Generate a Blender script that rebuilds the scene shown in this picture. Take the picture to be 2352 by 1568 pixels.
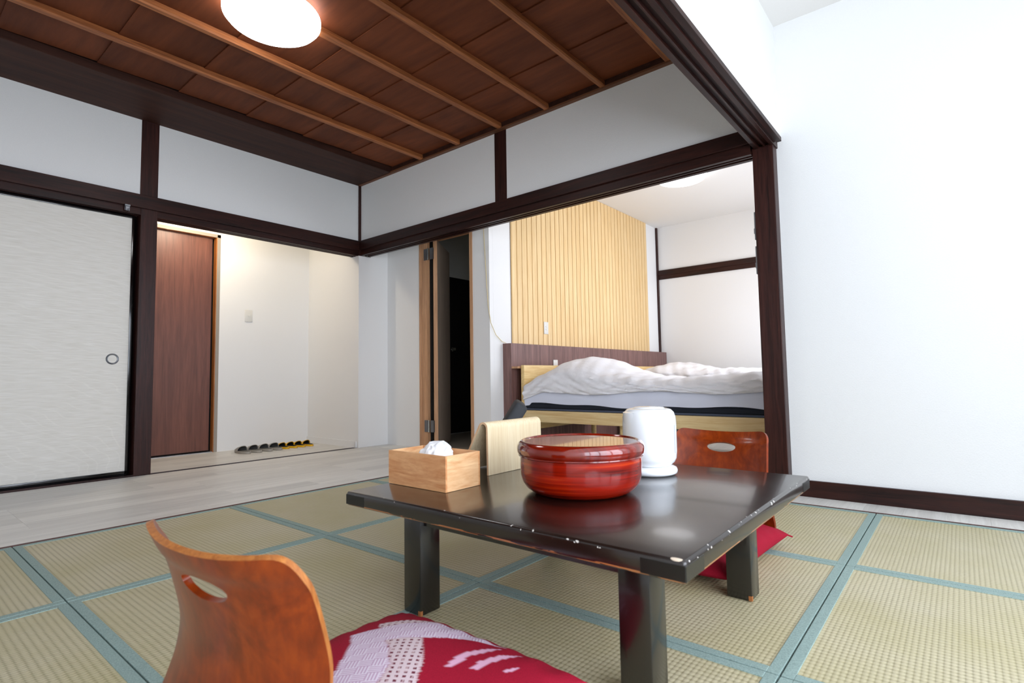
import bpy, bmesh, math, random
from mathutils import Vector, Matrix
random.seed(7)
PI = math.pi
for o in list(bpy.data.objects):
    bpy.data.objects.remove(o, do_unlink=True)
S = bpy.context.scene
COL = S.collection

# ---------------------------------------------------------------- camera
cam_d = bpy.data.cameras.new('camera')
cam = bpy.data.objects.new('camera', cam_d)
COL.objects.link(cam)
cam_d.sensor_width = 36.0
cam_d.lens = 1248.95 * 36.0 / 2352.0
cam_d.clip_start = 0.05
yaw, pit, rol = 0.68934058, 0.06537087, -0.01576149
fw = Vector((-math.sin(yaw) * math.cos(pit), math.cos(yaw) * math.cos(pit), math.sin(pit)))
rt = Vector((math.cos(yaw), math.sin(yaw), 0.0))
up = rt.cross(fw)
rt2 = rt * math.cos(rol) + up * math.sin(rol)
up2 = -rt * math.sin(rol) + up * math.cos(rol)
M = Matrix((rt2, up2, -fw)).transposed().to_4x4()
M.translation = Vector((0, 0, 0.66))
cam.matrix_world = M
cam_d.dof.use_dof = True
cam_d.dof.focus_distance = 2.9
cam_d.dof.aperture_fstop = 5.0
S.camera = cam

# ---------------------------------------------------------------- light + exposure
S.view_settings.view_transform = 'Standard'
S.view_settings.look = 'None'
S.view_settings.gamma = 1.0
S.view_settings.use_curve_mapping = False
S.view_settings.exposure = -0.13
w = bpy.data.worlds.new('sky')
S.world = w
w.use_nodes = True
w.node_tree.nodes['Background'].inputs[0].default_value = (0.80, 0.89, 1.0, 1)
w.node_tree.nodes['Background'].inputs[1].default_value = 2.0


def area(name, loc, rot, sx, sy, power, col):
    l = bpy.data.lights.new(name, 'AREA')
    l.shape = 'RECTANGLE'
    l.size, l.size_y, l.energy, l.color = sx, sy, power, col
    o = bpy.data.objects.new(name, l)
    COL.objects.link(o)
    o.location, o.rotation_euler = loc, rot
    return o


# daylight arriving through the sunroom glass (east) and the bedroom window (east)
area('sunroom_sky', (3.0, 0.75, 2.75), (0, math.radians(58), 0), 3.0, 6.0, 80, (0.84, 0.89, 1.0))
area('sunroom_daylight', (1.62, 0.30, 1.25), (0, PI / 2, 0), 2.1, 3.8, 178, (0.83, 0.885, 1.0))
area('bedroom_daylight', (-0.28, 5.35, 1.45), (0, PI / 2, 0), 1.3, 2.3, 78, (0.85, 0.89, 1.0))


def spot_point(name, loc, power, col, r=0.06):
    l = bpy.data.lights.new(name, 'POINT')
    l.energy, l.color, l.shadow_soft_size = power, col, r
    o = bpy.data.objects.new(name, l)
    COL.objects.link(o)
    o.location = loc
    return o


spot_point('hall_bulb_light', (-5.02, 1.9, 2.18), 19, (1.0, 0.86, 0.66), 0.05)


# ---------------------------------------------------------------- materials
def rgb(h):
    if isinstance(h, str):
        v = [int(h[i:i + 2], 16) / 255 for i in (0, 2, 4)]
        return tuple((c / 12.92 if c <= 0.04045 else ((c + 0.055) / 1.055) ** 2.4) for c in v) + (1,)
    return tuple(h) + (1,)


def newmat(name, rough=0.5, metal=0.0, spec=0.5, coat=0.0):
    m = bpy.data.materials.new(name)
    m.use_nodes = True
    nt = m.node_tree
    b = nt.nodes['Principled BSDF']
    b.inputs['Roughness'].default_value = rough
    b.inputs['Metallic'].default_value = metal
    b.inputs['Specular IOR Level'].default_value = spec
    b.inputs['Coat Weight'].default_value = coat
    b.inputs['Coat Roughness'].default_value = 0.08
    return m, nt, b


def N(nt, t, **k):
    n = nt.nodes.new(t)
    for a, v in k.items():
        setattr(n, a, v)
    return n


def ramp(nt, fac, stops):
    r = N(nt, 'ShaderNodeValToRGB')
    e = r.color_ramp.elements
    while len(e) < len(stops):
        e.new(0.5)
    for i, (p, c) in enumerate(stops):
        e[i].position = p
        e[i].color = c
    nt.links.new(fac, r.inputs[0])
    return r.outputs[0]


def coords(nt, scale=(1, 1, 1), rnd=True):
    tc = N(nt, 'ShaderNodeTexCoord')
    mp = N(nt, 'ShaderNodeMapping')
    mp.inputs['Scale'].default_value = scale
    if rnd:
        oi = N(nt, 'ShaderNodeObjectInfo')
        mu = N(nt, 'ShaderNodeMath', operation='MULTIPLY')
        mu.inputs[1].default_value = 37.0
        nt.links.new(oi.outputs['Random'], mu.inputs[0])
        va = N(nt, 'ShaderNodeVectorMath', operation='ADD')
        nt.links.new(tc.outputs['Object'], va.inputs[0])
        nt.links.new(mu.outputs[0], va.inputs[1])
        nt.links.new(va.outputs[0], mp.inputs['Vector'])
    else:
        nt.links.new(tc.outputs['Object'], mp.inputs['Vector'])
    return mp.outputs[0]


def noise(nt, vec, scale, detail=4, rough=0.55, dist=0.0):
    n = N(nt, 'ShaderNodeTexNoise')
    n.inputs['Scale'].default_value = scale
    n.inputs['Detail'].default_value = detail
    n.inputs['Roughness'].default_value = rough
    n.inputs['Distortion'].default_value = dist
    nt.links.new(vec, n.inputs['Vector'])
    return n.outputs['Fac']


def bump(nt, b, h, strength, dist):
    bp = N(nt, 'ShaderNodeBump')
    bp.inputs['Strength'].default_value = strength
    bp.inputs['Distance'].default_value = dist
    nt.links.new(h, bp.inputs['Height'])
    nt.links.new(bp.outputs[0], b.inputs['Normal'])


def mixc(nt, fac, a, b_):
    m = N(nt, 'ShaderNodeMix', data_type='RGBA')
    if hasattr(fac, 'is_linked') or hasattr(fac, 'links'):
        nt.links.new(fac, m.inputs[0])
    else:
        m.inputs[0].default_value = fac
    for v, i in ((a, 6), (b_, 7)):
        if isinstance(v, tuple):
            m.inputs[i].default_value = v
        else:
            nt.links.new(v, m.inputs[i])
    return m.outputs[2]


def math_(nt, op, a, b_=None):
    m = N(nt, 'ShaderNodeMath', operation=op)
    for v, i in ((a, 0), (b_, 1)):
        if v is None:
            continue
        if isinstance(v, (int, float)):
            m.inputs[i].default_value = v
        else:
            nt.links.new(v, m.inputs[i])
    return m.outputs[0]


def wood(name, dark, light, axis='y', scale=1.0, stretch=14, rough=0.45, spec=0.5, coat=0.0, bstr=0.15, dist=0.6, rnd=True, vary=0.0):
    m, nt, b = newmat(name, rough, 0, spec, coat)
    sc = [1.0 * stretch] * 3
    sc['xyz'.index(axis)] = 1.0
    v = coords(nt, tuple(c * scale for c in sc), rnd)
    n1 = noise(nt, v, 1.3, 6, 0.6, dist)
    n2 = noise(nt, v, 7.0, 3, 0.6, 0.2)
    f = math_(nt, 'ADD', math_(nt, 'MULTIPLY', n1, 0.72), math_(nt, 'MULTIPLY', n2, 0.28))
    c = ramp(nt, f, [(0.34, rgb(dark)), (0.64, rgb(light))])
    if vary:
        oi = N(nt, 'ShaderNodeObjectInfo')
        hs = N(nt, 'ShaderNodeHueSaturation')
        nt.links.new(c, hs.inputs['Color'])
        nt.links.new(math_(nt, 'ADD', math_(nt, 'MULTIPLY', oi.outputs['Random'], vary), 1 - vary / 2), hs.inputs['Value'])
        c = hs.outputs[0]
    nt.links.new(c, b.inputs['Base Color'])
    if bstr:
        bump(nt, b, f, bstr, 0.002)
    return m


def plain(name, col, rough=0.5, metal=0.0, spec=0.5, coat=0.0, nz=0.0, nscale=60, bstr=0.0, bdist=0.001):
    m, nt, b = newmat(name, rough, metal, spec, coat)
    c = rgb(col)
    if nz or bstr:
        v = coords(nt, (1, 1, 1), True)
        n = noise(nt, v, nscale, 4)
        lo = tuple(max(0, k * (1 - nz)) for k in c[:3]) + (1,)
        hi = tuple(min(1, k * (1 + nz)) for k in c[:3]) + (1,)
        nt.links.new(ramp(nt, n, [(0.3, lo), (0.7, hi)]), b.inputs['Base Color'])
        if bstr:
            bump(nt, b, n, bstr, bdist)
    else:
        b.inputs['Base Color'].default_value = c
    return m


MAT = {}
MAT['plaster'] = plain('plaster', 'e8e9e8', 0.9, nz=0.012, nscale=170, bstr=0.35, bdist=0.002)
MAT['wallpaper'] = plain('wallpaper', 'ebeae8', 0.85, nz=0.01, nscale=220, bstr=0.15, bdist=0.001)
MAT['white_ceiling'] = plain('white_ceiling', 'e9e7e3', 0.9, nz=0.01, nscale=200, bstr=0.1)
MAT['dark_y'] = wood('stained_timber_y', '150908', '381a13', 'y', 1.6, 16, 0.42, spec=0.28, bstr=0.25)
MAT['dark_x'] = wood('stained_timber_x', '150908', '381a13', 'x', 1.6, 16, 0.42, spec=0.28, bstr=0.25)
MAT['dark_z'] = wood('stained_timber_z', '1b0c0a', '40201a', 'z', 1.6, 22, 0.4, spec=0.3, bstr=0.4, dist=1.2)
MAT['batten'] = wood('cedar_batten', '6e3a1e', 'b5703e', 'y', 1.2, 22, 0.55, bstr=0.2, dist=1.5)
MAT['cornice'] = wood('cedar_cornice', '51301d', '7d4d2e', 'x', 1.2, 26, 0.55, bstr=0.2)
MAT['board'] = wood('cedar_ceiling_board', '542a17', '7a4125', 'x', 0.5, 7, 0.6, spec=0.2, bstr=0.1, dist=0.6, vary=0.22)
MAT['soffit'] = wood('dark_soffit_board', '2c1812', '472a20', 'y', 0.9, 16, 0.6, spec=0.2, bstr=0.1)
MAT['plank'] = wood('pale_vinyl_plank', 'cdcac4', 'e4e2dc', 'y', 1.5, 18, 0.42, spec=0.45, bstr=0.05, vary=0.2)
MAT['subfloor'] = plain('floor_base', '6b6058', 0.8)
MAT['door_brown'] = wood('walnut_laminate_door', '5c352a', '78493a', 'z', 1.0, 17, 0.42, bstr=0.05, dist=1.3, rnd=False)
MAT['headwall'] = wood('walnut_laminate_panel', '5a3e3a', '8a6660', 'z', 1.3, 20, 0.45, bstr=0.04, dist=0.8, rnd=False)
MAT['jamb'] = wood('oak_jamb', 'a87c58', 'd0a078', 'z', 2.0, 24, 0.5, bstr=0.05)
MAT['door_leaf'] = wood('taupe_door', '8a7868', 'a89684', 'z', 2.0, 24, 0.55, bstr=0.05)
MAT['slat'] = wood('yellow_timber_slat', 'dcb67c', 'edcf9c', 'z', 1.4, 20, 0.5, bstr=0.04, vary=0.05)
MAT['pine'] = wood('pine', 'd8b074', 'f0d6a0', 'x', 1.2, 14, 0.5, bstr=0.05, dist=1.4)
MAT['pine_y'] = wood('pine_headboard', 'd8ae6c', 'f2d698', 'y', 1.2, 14, 0.5, bstr=0.05, dist=1.4)
MAT['birch_z'] = wood('bamboo_ply', 'd9c096', 'efdebc', 'z', 2.0, 60, 0.42, bstr=0.02, dist=0.2)
MAT['boxwood'] = wood('rubberwood_box', 'c27c48', 'e8b07c', 'x', 3.0, 6, 0.45, bstr=0.03, dist=1.5)
MAT['boxwood_side'] = wood('rubberwood_box_end', 'd69a68', 'f6cf9e', 'y', 3.0, 6, 0.45, bstr=0.03, dist=1.5)
MAT['lacquer_frame'] = plain('black_lacquer', '0a0809', 0.12, spec=0.6)
MAT['gap'] = plain('dark_void', '050505', 0.9)
MAT['alu'] = plain('aluminium', 'b9bcc2', 0.35, 0.9)
MAT['steel'] = plain('brushed_steel', '8d9095', 0.35, 0.95)
MAT['white_plastic'] = plain('white_plastic', 'dcdad4', 0.3)
MAT['grey_trim'] = plain('grey_trim', '9a9186', 0.55)
MAT['kettle'] = plain('glossy_white_plastic', 'f1f4f6', 0.12, coat=0.5)
MAT['grey_line'] = plain('grey_window_strip', 'aeb6cc', 0.15)
MAT['navy'] = plain('navy_pad', '141a26', 0.85, nz=0.1, nscale=300)
MAT['navy_edge'] = plain('slate_piping', '4a5060', 0.85)
MAT['duvet'] = plain('white_cotton_duvet', 'eceaec', 0.85, nz=0.01, nscale=14, bstr=0.5, bdist=0.012)
MAT['sheet'] = plain('white_fitted_sheet', 'dfe2f0', 0.85, nz=0.01, nscale=8, bstr=0.3, bdist=0.006)
MAT['tissue'] = plain('white_tissue', 'f4f4f5', 0.9)
MAT['cable'] = plain('cream_cable', 'd9c690', 0.5)
MAT['charcoal'] = plain('charcoal_fabric', '3a3c40', 0.75, nz=0.1, nscale=400)
MAT['grey_eva'] = plain('grey_moulded_foam', 'a59f95', 0.45)
MAT['grey_inner'] = plain('dark_grey_insole', '6a6964', 0.8)
MAT['yellow_eva'] = plain('yellow_moulded_foam', 'eab308', 0.4)
MAT['black_inner'] = plain('black_insole', '0d0d10', 0.85)
MAT['kerb'] = plain('tatami_kerb', '54302a', 0.5)
MAT['track'] = plain('worn_track', '3a3034', 0.4)
MAT['strike'] = plain('grey_strike', '8c8c90', 0.5, 0.2)
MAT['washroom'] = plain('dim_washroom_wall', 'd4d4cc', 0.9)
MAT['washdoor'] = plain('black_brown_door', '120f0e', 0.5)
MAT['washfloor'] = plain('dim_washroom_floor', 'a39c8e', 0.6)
MAT['knob'] = plain('satin_knob', 'c8c8c0', 0.25, 1.0)

m, nt, b = newmat('lamp_diffuser', 0.6)
b.inputs['Base Color'].default_value = (1, 1, 1, 1)
b.inputs['Emission Color'].default_value = (0.97, 0.98, 1.0, 1)
b.inputs['Emission Strength'].default_value = 13.0
MAT['lamp'] = m
m2 = m.copy()
m2.name = 'lamp_diffuser_dimmer'
m2.node_tree.nodes['Principled BSDF'].inputs['Emission Strength'].default_value = 4.0
MAT['lamp_dim'] = m2

m, nt, b = newmat('window_glass', 0.02)
nt.nodes.remove(b)
tr = N(nt, 'ShaderNodeBsdfTransparent')
gl = N(nt, 'ShaderNodeBsdfGlossy')
gl.inputs['Roughness'].default_value = 0.02
mx = N(nt, 'ShaderNodeMixShader')
mx.inputs[0].default_value = 0.06
nt.links.new(tr.outputs[0], mx.inputs[1])
nt.links.new(gl.outputs[0], mx.inputs[2])
nt.links.new(mx.outputs[0], nt.nodes['Material Output'].inputs[0])
MAT['glass'] = m

# fusuma paper: cream with fine horizontal fibres and faint grass arcs
m, nt, b = newmat('fusuma_paper', 0.8)
v = coords(nt, (1, 1, 1), False)
mp = N(nt, 'ShaderNodeMapping')
mp.inputs['Scale'].default_value = (1, 6, 110)
nt.links.new(v, mp.inputs['Vector'])
f1 = noise(nt, mp.outputs[0], 1.5, 4)
mp2 = N(nt, 'ShaderNodeMapping')
mp2.inputs['Scale'].default_value = (1, 2.2, 5.5)
nt.links.new(v, mp2.inputs['Vector'])
wv = N(nt, 'ShaderNodeTexWave', wave_type='RINGS', rings_direction='X')
wv.inputs['Scale'].default_value = 1.6
wv.inputs['Distortion'].default_value = 14
wv.inputs['Detail'].default_value = 1.5
wv.inputs['Detail Scale'].default_value = 0.7
nt.links.new(mp2.outputs[0], wv.inputs['Vector'])
base = ramp(nt, f1, [(0.3, rgb('d6d2c8')), (0.7, rgb('e4e1da'))])
line = ramp(nt, wv.outputs['Fac'], [(0.93, (0, 0, 0, 1)), (0.99, (1, 1, 1, 1))])
c = mixc(nt, math_(nt, 'MULTIPLY', line, 0.22), base, rgb('efece2'))
nt.links.new(c, b.inputs['Base Color'])
MAT['fusuma'] = m

# tatami weave
m, nt, b = newmat('woven_rush', 0.5, 0, 0.5)
tc = N(nt, 'ShaderNodeTexCoord')
sx = N(nt, 'ShaderNodeSeparateXYZ')
nt.links.new(tc.outputs['Object'], sx.inputs[0])
ridx = math_(nt, 'ABSOLUTE', math_(nt, 'SINE', math_(nt, 'MULTIPLY', sx.outputs[0], PI / 0.0125)))
ridy = math_(nt, 'ABSOLUTE', math_(nt, 'SINE', math_(nt, 'MULTIPLY', sx.outputs[1], PI / 0.0165)))
v = coords(nt, (22, 300, 1), True)
fine = noise(nt, v, 1.0, 3)
v2 = coords(nt, (1, 1, 1), True)
big = noise(nt, v2, 3.0, 3)
h = math_(nt, 'ADD', math_(nt, 'MULTIPLY', ridy, 0.6), math_(nt, 'MULTIPLY', ridx, 0.5))
h = math_(nt, 'ADD', h, math_(nt, 'MULTIPLY', fine, 0.3))
c1 = ramp(nt, h, [(0.25, rgb('92896a')), (1.05, rgb('c6bd9e'))])
c2 = mixc(nt, math_(nt, 'MULTIPLY', ramp(nt, big, [(0.35, (0, 0, 0, 1)), (0.7, (1, 1, 1, 1))]), 0.4), c1, rgb('a49a5e'))
nt.links.new(c2, b.inputs['Base Color'])
bump(nt, b, h, 0.55, 0.0018)
MAT['rush'] = m
# mat border cloth
m, nt, b = newmat('green_border_cloth', 0.7)
v = coords(nt, (300, 300, 1), True)
n_ = noise(nt, v, 1.0, 2)
nt.links.new(ramp(nt, n_, [(0.3, rgb('7a908a')), (0.7, rgb('9ab0aa'))]), b.inputs['Base Color'])
bump(nt, b, n_, 0.2, 0.0005)
MAT['heri'] = m

# red-brown bent plywood for the floor chairs
m, nt, b = newmat('orange_bent_plywood', 0.3, 0, 0.35, 0.2)
v = coords(nt, (1, 1, 1), True)
va = noise(nt, v, 9.0, 5, 0.6, 2.2)
v2 = coords(nt, (70, 70, 7), True)
n2 = noise(nt, v2, 1, 4)
f = math_(nt, 'ADD', math_(nt, 'MULTIPLY', va, 0.62), math_(nt, 'MULTIPLY', n2, 0.38))
nt.links.new(ramp(nt, f, [(0.34, rgb('622002')), (0.5, rgb('7c2c04')), (0.68, rgb('963d08'))]), b.inputs['Base Color'])
MAT['chair'] = m
MAT['chair_edge'] = wood('ply_edge', '8e4c1e', 'c07c3e', 'z', 3, 30, 0.4, coat=0.2)
MAT['chair_edge_pale'] = wood('pale_ply_edge', 'c79468', 'e8c49c', 'z', 3, 30, 0.4, coat=0.2)

# worn dark lacquer of the table
def table_mat(name, kind):
    m, nt, b = newmat(name, 0.2, 0, 0.75, 0.3)
    tc = N(nt, 'ShaderNodeTexCoord')
    sp = N(nt, 'ShaderNodeSeparateXYZ')
    nt.links.new(tc.outputs['Object'], sp.inputs[0])
    v = coords(nt, (3, 3, 3), False)
    n1 = noise(nt, v, 2.0, 4)
    base = ramp(nt, n1, [(0.3, rgb('120b09')), (0.7, rgb('20140f'))]) if kind == 'top' else ramp(nt, n1, [(0.3, rgb('0b0909')), (0.7, rgb('15100e'))])
    if kind == 'top':
        x, y, z = sp.outputs
        vv = coords(nt, (14, 14, 160), False)
        nb = noise(nt, vv, 1.0, 3, 0.6)
        low = math_(nt, 'LESS_THAN', z, -0.0335)
        m1 = math_(nt, 'MULTIPLY', low, math_(nt, 'GREATER_THAN', nb, 0.47))
        vc = coords(nt, (1, 1, 1), False)
        nc = noise(nt, vc, 85.0, 1, 0.5)
        ax = math_(nt, 'GREATER_THAN', math_(nt, 'ABSOLUTE', x), 0.4915)
        ay = math_(nt, 'GREATER_THAN', math_(nt, 'ABSOLUTE', y), 0.4785)
        edge = math_(nt, 'MAXIMUM', ax, ay)
        hi = math_(nt, 'MULTIPLY', math_(nt, 'GREATER_THAN', z, -0.008), edge)
        m2 = math_(nt, 'MULTIPLY', hi, math_(nt, 'GREATER_THAN', nc, 0.70))
        c = mixc(nt, m1, base, rgb('a8683a'))
        c = mixc(nt, m2, c, rgb('d8d2ca'))
        nt.links.new(c, b.inputs['Base Color'])
        sc = coords(nt, (1, 1, 1), False)
        nr = noise(nt, sc, 5.0, 4)
        rr = N(nt, 'ShaderNodeMapRange')
        rr.inputs['To Min'].default_value = 0.17
        rr.inputs['To Max'].default_value = 0.29
        nt.links.new(nr, rr.inputs['Value'])
        nt.links.new(rr.outputs[0], b.inputs['Roughness'])
    else:
        nt.links.new(base, b.inputs['Base Color'])
        b.inputs['Roughness'].default_value = 0.25
    return m


MAT['table_top'] = table_mat('worn_black_lacquer_top', 'top')
MAT['table_leg'] = table_mat('black_lacquer_leg', 'leg')
MAT['guard'] = plain('corner_guard', '141413', 0.28)
MAT['chip'] = plain('bare_chip', 'e2d0ba', 0.7)
MAT['bare'] = plain('bare_wood_wear', 'a06434', 0.6)
MAT['screw'] = plain('screw_head', '6a5048', 0.35, 0.7)

# lacquered bowl: red-brown with horizontal grain rings
m, nt, b = newmat('red_lacquer', 0.2, 0, 0.3, 0.45)
b.inputs['Coat Roughness'].default_value = 0.05
v = coords(nt, (2.2, 2.2, 95), False)
n1 = noise(nt, v, 1.0, 4, 0.6, 0.3)
nt.links.new(ramp(nt, n1, [(0.3, rgb('4e0702')), (0.55, rgb('941703')), (0.75, rgb('c43c06'))]), b.inputs['Base Color'])
MAT['lacquer'] = m
m, nt, b = newmat('red_lacquer_lid', 0.12, 0, 0.5, 0.8)
b.inputs['Coat Roughness'].default_value = 0.03
v = coords(nt, (3, 40, 3), False)
n1 = noise(nt, v, 1.0, 4, 0.6, 0.3)
nt.links.new(ramp(nt, n1, [(0.3, rgb('520a04')), (0.7, rgb('8a1c06'))]), b.inputs['Base Color'])
MAT['lacquer_lid'] = m

# cushion cloth: crimson with a printed pattern held in a vertex attribute
def cushion_mat(name, printed):
    m, nt, b = newmat(name, 0.85, 0, 0.2)
    v = coords(nt, (1, 1, 1), False)
    n1 = noise(nt, v, 500, 2)
    base = ramp(nt, n1, [(0.3, rgb('8a0c26')), (0.7, rgb('a3142f'))])
    if printed:
        at = N(nt, 'ShaderNodeAttribute')
        at.attribute_name = 'print'
        sp = N(nt, 'ShaderNodeSeparateColor')
        nt.links.new(at.outputs['Color'], sp.inputs[0])
        tc = N(nt, 'ShaderNodeTexCoord')
        s = N(nt, 'ShaderNodeSeparateXYZ')
        nt.links.new(tc.outputs['Object'], s.inputs[0])
        # key pattern: diagonal rotated frame, alternating stripe blocks
        u = math_(nt, 'ADD', math_(nt, 'MULTIPLY', s.outputs[0], 0.80), math_(nt, 'MULTIPLY', s.outputs[1], 0.60))
        t = math_(nt, 'SUBTRACT', math_(nt, 'MULTIPLY', s.outputs[1], 0.80), math_(nt, 'MULTIPLY', s.outputs[0], 0.60))
        P_ = 0.026
        cu = math_(nt, 'FLOOR', math_(nt, 'DIVIDE', u, P_))
        ct = math_(nt, 'FLOOR', math_(nt, 'DIVIDE', t, P_))
        par = math_(nt, 'MODULO', math_(nt, 'ABSOLUTE', math_(nt, 'ADD', cu, ct)), 2.0)
        su = math_(nt, 'GREATER_THAN', math_(nt, 'SINE', math_(nt, 'MULTIPLY', u, 2 * PI / 0.0065)), 0.15)
        st = math_(nt, 'GREATER_THAN', math_(nt, 'SINE', math_(nt, 'MULTIPLY', t, 2 * PI / 0.0065)), 0.15)
        key = math_(nt, 'ADD', math_(nt, 'MULTIPLY', su, par), math_(nt, 'MULTIPLY', st, math_(nt, 'SUBTRACT', 1.0, par)))
        cA = mixc(nt, key, rgb('e2d6e2'), rgb('c3a2bc'))
        q1 = math_(nt, 'GREATER_THAN', math_(nt, 'SINE', math_(nt, 'MULTIPLY', u, 2 * PI / 0.0145)), 0.1)
        q2 = math_(nt, 'GREATER_THAN', math_(nt, 'SINE', math_(nt, 'MULTIPLY', t, 2 * PI / 0.0145)), 0.0)
        sq = math_(nt, 'MULTIPLY', q1, q2)
        nq = math_(nt, 'GREATER_THAN', noise(nt, v, 130, 0), 0.47)
        cB = mixc(nt, sq, rgb('d6c2c6'), mixc(nt, nq, rgb('ba9a9c'), rgb('6c2a3a')))
        c = mixc(nt, sp.outputs[0], base, cA)
        c = mixc(nt, sp.outputs[1], c, cB)
        c = mixc(nt, sp.outputs[2], c, rgb('d8a8c0'))
    else:
        c = base
    nt.links.new(c, b.inputs['Base Color'])
    bump(nt, b, n1, 0.2, 0.0006)
    return m


MAT['cushion_print'] = cushion_mat('crimson_cloth_printed', True)
MAT['cushion'] = cushion_mat('crimson_cloth', False)


# ---------------------------------------------------------------- mesh helpers
class MB:
    def __init__(self):
        self.bm = bmesh.new()

    def box(self, x0, y0, z0, x1, y1, z1, bev=0.0, seg=2):
        x0, x1 = min(x0, x1), max(x0, x1)
        y0, y1 = min(y0, y1), max(y0, y1)
        z0, z1 = min(z0, z1), max(z0, z1)
        vs = [self.bm.verts.new(p) for p in ((x0, y0, z0), (x1, y0, z0), (x1, y1, z0), (x0, y1, z0), (x0, y0, z1), (x1, y0, z1), (x1, y1, z1), (x0, y1, z1))]
        fs = [self.bm.faces.new([vs[i] for i in f]) for f in ((0, 3, 2, 1), (4, 5, 6, 7), (0, 1, 5, 4), (1, 2, 6, 5), (2, 3, 7, 6), (3, 0, 4, 7))]
        if bev:
            es = list({e for f in fs for e in f.edges})
            bmesh.ops.bevel(self.bm, geom=es, offset=bev, segments=seg, profile=0.5, affect='EDGES')
        return self

    def prism(self, pts, axis, a, b, bev=0.0):
        """extrude a 2D outline along an axis; pts are the two other coordinates in xyz order"""
        def mk(p, c):
            q = list(p)
            q.insert('xyz'.index(axis), c)
            return self.bm.verts.new(q)
        A = [mk(p, a) for p in pts]
        B = [mk(p, b) for p in pts]
        n = len(pts)
        fs = [self.bm.faces.new(A), self.bm.faces.new(list(reversed(B)))]
        for i in range(n):
            fs.append(self.bm.faces.new((A[i], B[i], B[(i + 1) % n], A[(i + 1) % n])))
        bmesh.ops.recalc_face_normals(self.bm, faces=fs)
        if bev:
            es = list({e for f in fs[:2] for e in f.edges})
            bmesh.ops.bevel(self.bm, geom=es, offset=bev, segments=2, profile=0.5, affect='EDGES')
        return self

    def lathe(self, prof, n=48, c=(0, 0, 0), sx=1.0, sy=1.0):
        rings = []
        for r, z in prof:
            if r < 1e-6:
                rings.append([self.bm.verts.new((c[0], c[1], c[2] + z))])
            else:
                rings.append([self.bm.verts.new((c[0] + r * sx * math.cos(2 * PI * i / n), c[1] + r * sy * math.sin(2 * PI * i / n), c[2] + z)) for i in range(n)])
        fs = []
        for a, b in zip(rings, rings[1:]):
            for i in range(n):
                j = (i + 1) % n
                if len(a) == 1 and len(b) == 1:
                    continue
                if len(a) == 1:
                    fs.append(self.bm.faces.new((a[0], b[j], b[i])))
                elif len(b) == 1:
                    fs.append(self.bm.faces.new((a[i], a[j], b[0])))
                else:
                    fs.append(self.bm.faces.new((a[i], a[j], b[j], b[i])))
        bmesh.ops.recalc_face_normals(self.bm, faces=fs)
        return self

    def tube(self, path, r, n=8):
        prev = None
        path = [Vector(p) for p in path]
        first = last = None
        for k, p in enumerate(path):
            d = (path[min(k + 1, len(path) - 1)] - path[max(k - 1, 0)]).normalized()
            u = d.orthogonal().normalized() if k == 0 else (u - d * u.dot(d)).normalized()
            v = d.cross(u)
            ring = [self.bm.verts.new(p + (u * math.cos(2 * PI * i / n) + v * math.sin(2 * PI * i / n)) * r) for i in range(n)]
            if prev:
                for i in range(n):
                    self.bm.faces.new((prev[i], prev[(i + 1) % n], ring[(i + 1) % n], ring[i]))
            else:
                first = ring
            prev = ring
        self.bm.faces.new(list(reversed(first)))
        self.bm.faces.new(prev)
        return self

    def grid(self, fn, nu, nv):
        g = [[self.bm.verts.new(fn(i / nu, j / nv)) for i in range(nu + 1)] for j in range(nv + 1)]
        for j in range(nv):
            for i in range(nu):
                self.bm.faces.new((g[j][i], g[j][i + 1], g[j + 1][i + 1], g[j + 1][i]))
        return g

    def mesh(self, name, mat, smooth=False):
        me = bpy.data.meshes.new(name)
        self.bm.to_mesh(me)
        self.bm.free()
        for mm in (mat if isinstance(mat, (list, tuple)) else [mat]):
            me.materials.append(MAT[mm] if isinstance(mm, str) else mm)
        if smooth:
            me.polygons.foreach_set('use_smooth', [True] * len(me.polygons))
            try:
                me.set_sharp_from_angle(angle=math.radians(35 if smooth is True else smooth))
            except Exception:
                pass
        return me

    def obj(self, name, mat, parent=None, loc=None, smooth=False):
        o = bpy.data.objects.new(name, self.mesh(name, mat, smooth))
        COL.objects.link(o)
        if parent is not None:
            o.parent = parent
        if loc is not None:
            o.location = loc
        return o


def B(*a, **k):
    return MB().box(*a, **k)


def inst(name, me, parent=None, loc=(0, 0, 0), rot=None):
    o = bpy.data.objects.new(name, me)
    COL.objects.link(o)
    if parent is not None:
        o.parent = parent
    o.location = loc
    if rot:
        o.rotation_euler = rot
    return o


def tag(o, label, cat, group=None):
    o['label'] = label
    o['category'] = cat
    if group:
        o['group'] = group
    return o


def thing(name, label, cat, loc=(0, 0, 0), rz=0.0, group=None):
    o = bpy.data.objects.new(name, None)
    o.empty_display_size = 0.05
    COL.objects.link(o)
    o.location = loc
    o.rotation_euler = (0, 0, rz)
    return tag(o, label, cat, group)


def struct(o, label=None, cat=None):
    o['kind'] = 'structure'
    if label:
        o['label'] = label
    if cat:
        o['category'] = cat
    return o


def copy_tree(o, parent=None):
    c = o.copy()
    COL.objects.link(c)
    if parent is not None:
        c.parent = parent
    for ch in list(o.children):
        copy_tree(ch, c)
    return c


# ================================================================ THE ROOM
XL, YB = -4.57, 3.18        # left wall face, back wall face
KZ = 1.888                  # underside of the head rails
NT = 2.034                  # top of the picture rail
SOF = 2.598                 # soffit / cornice underside
X0, X1 = -4.57, 1.35        # main room + sunroom extent in x
Y0 = -1.6                   # wall behind the camera

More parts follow.
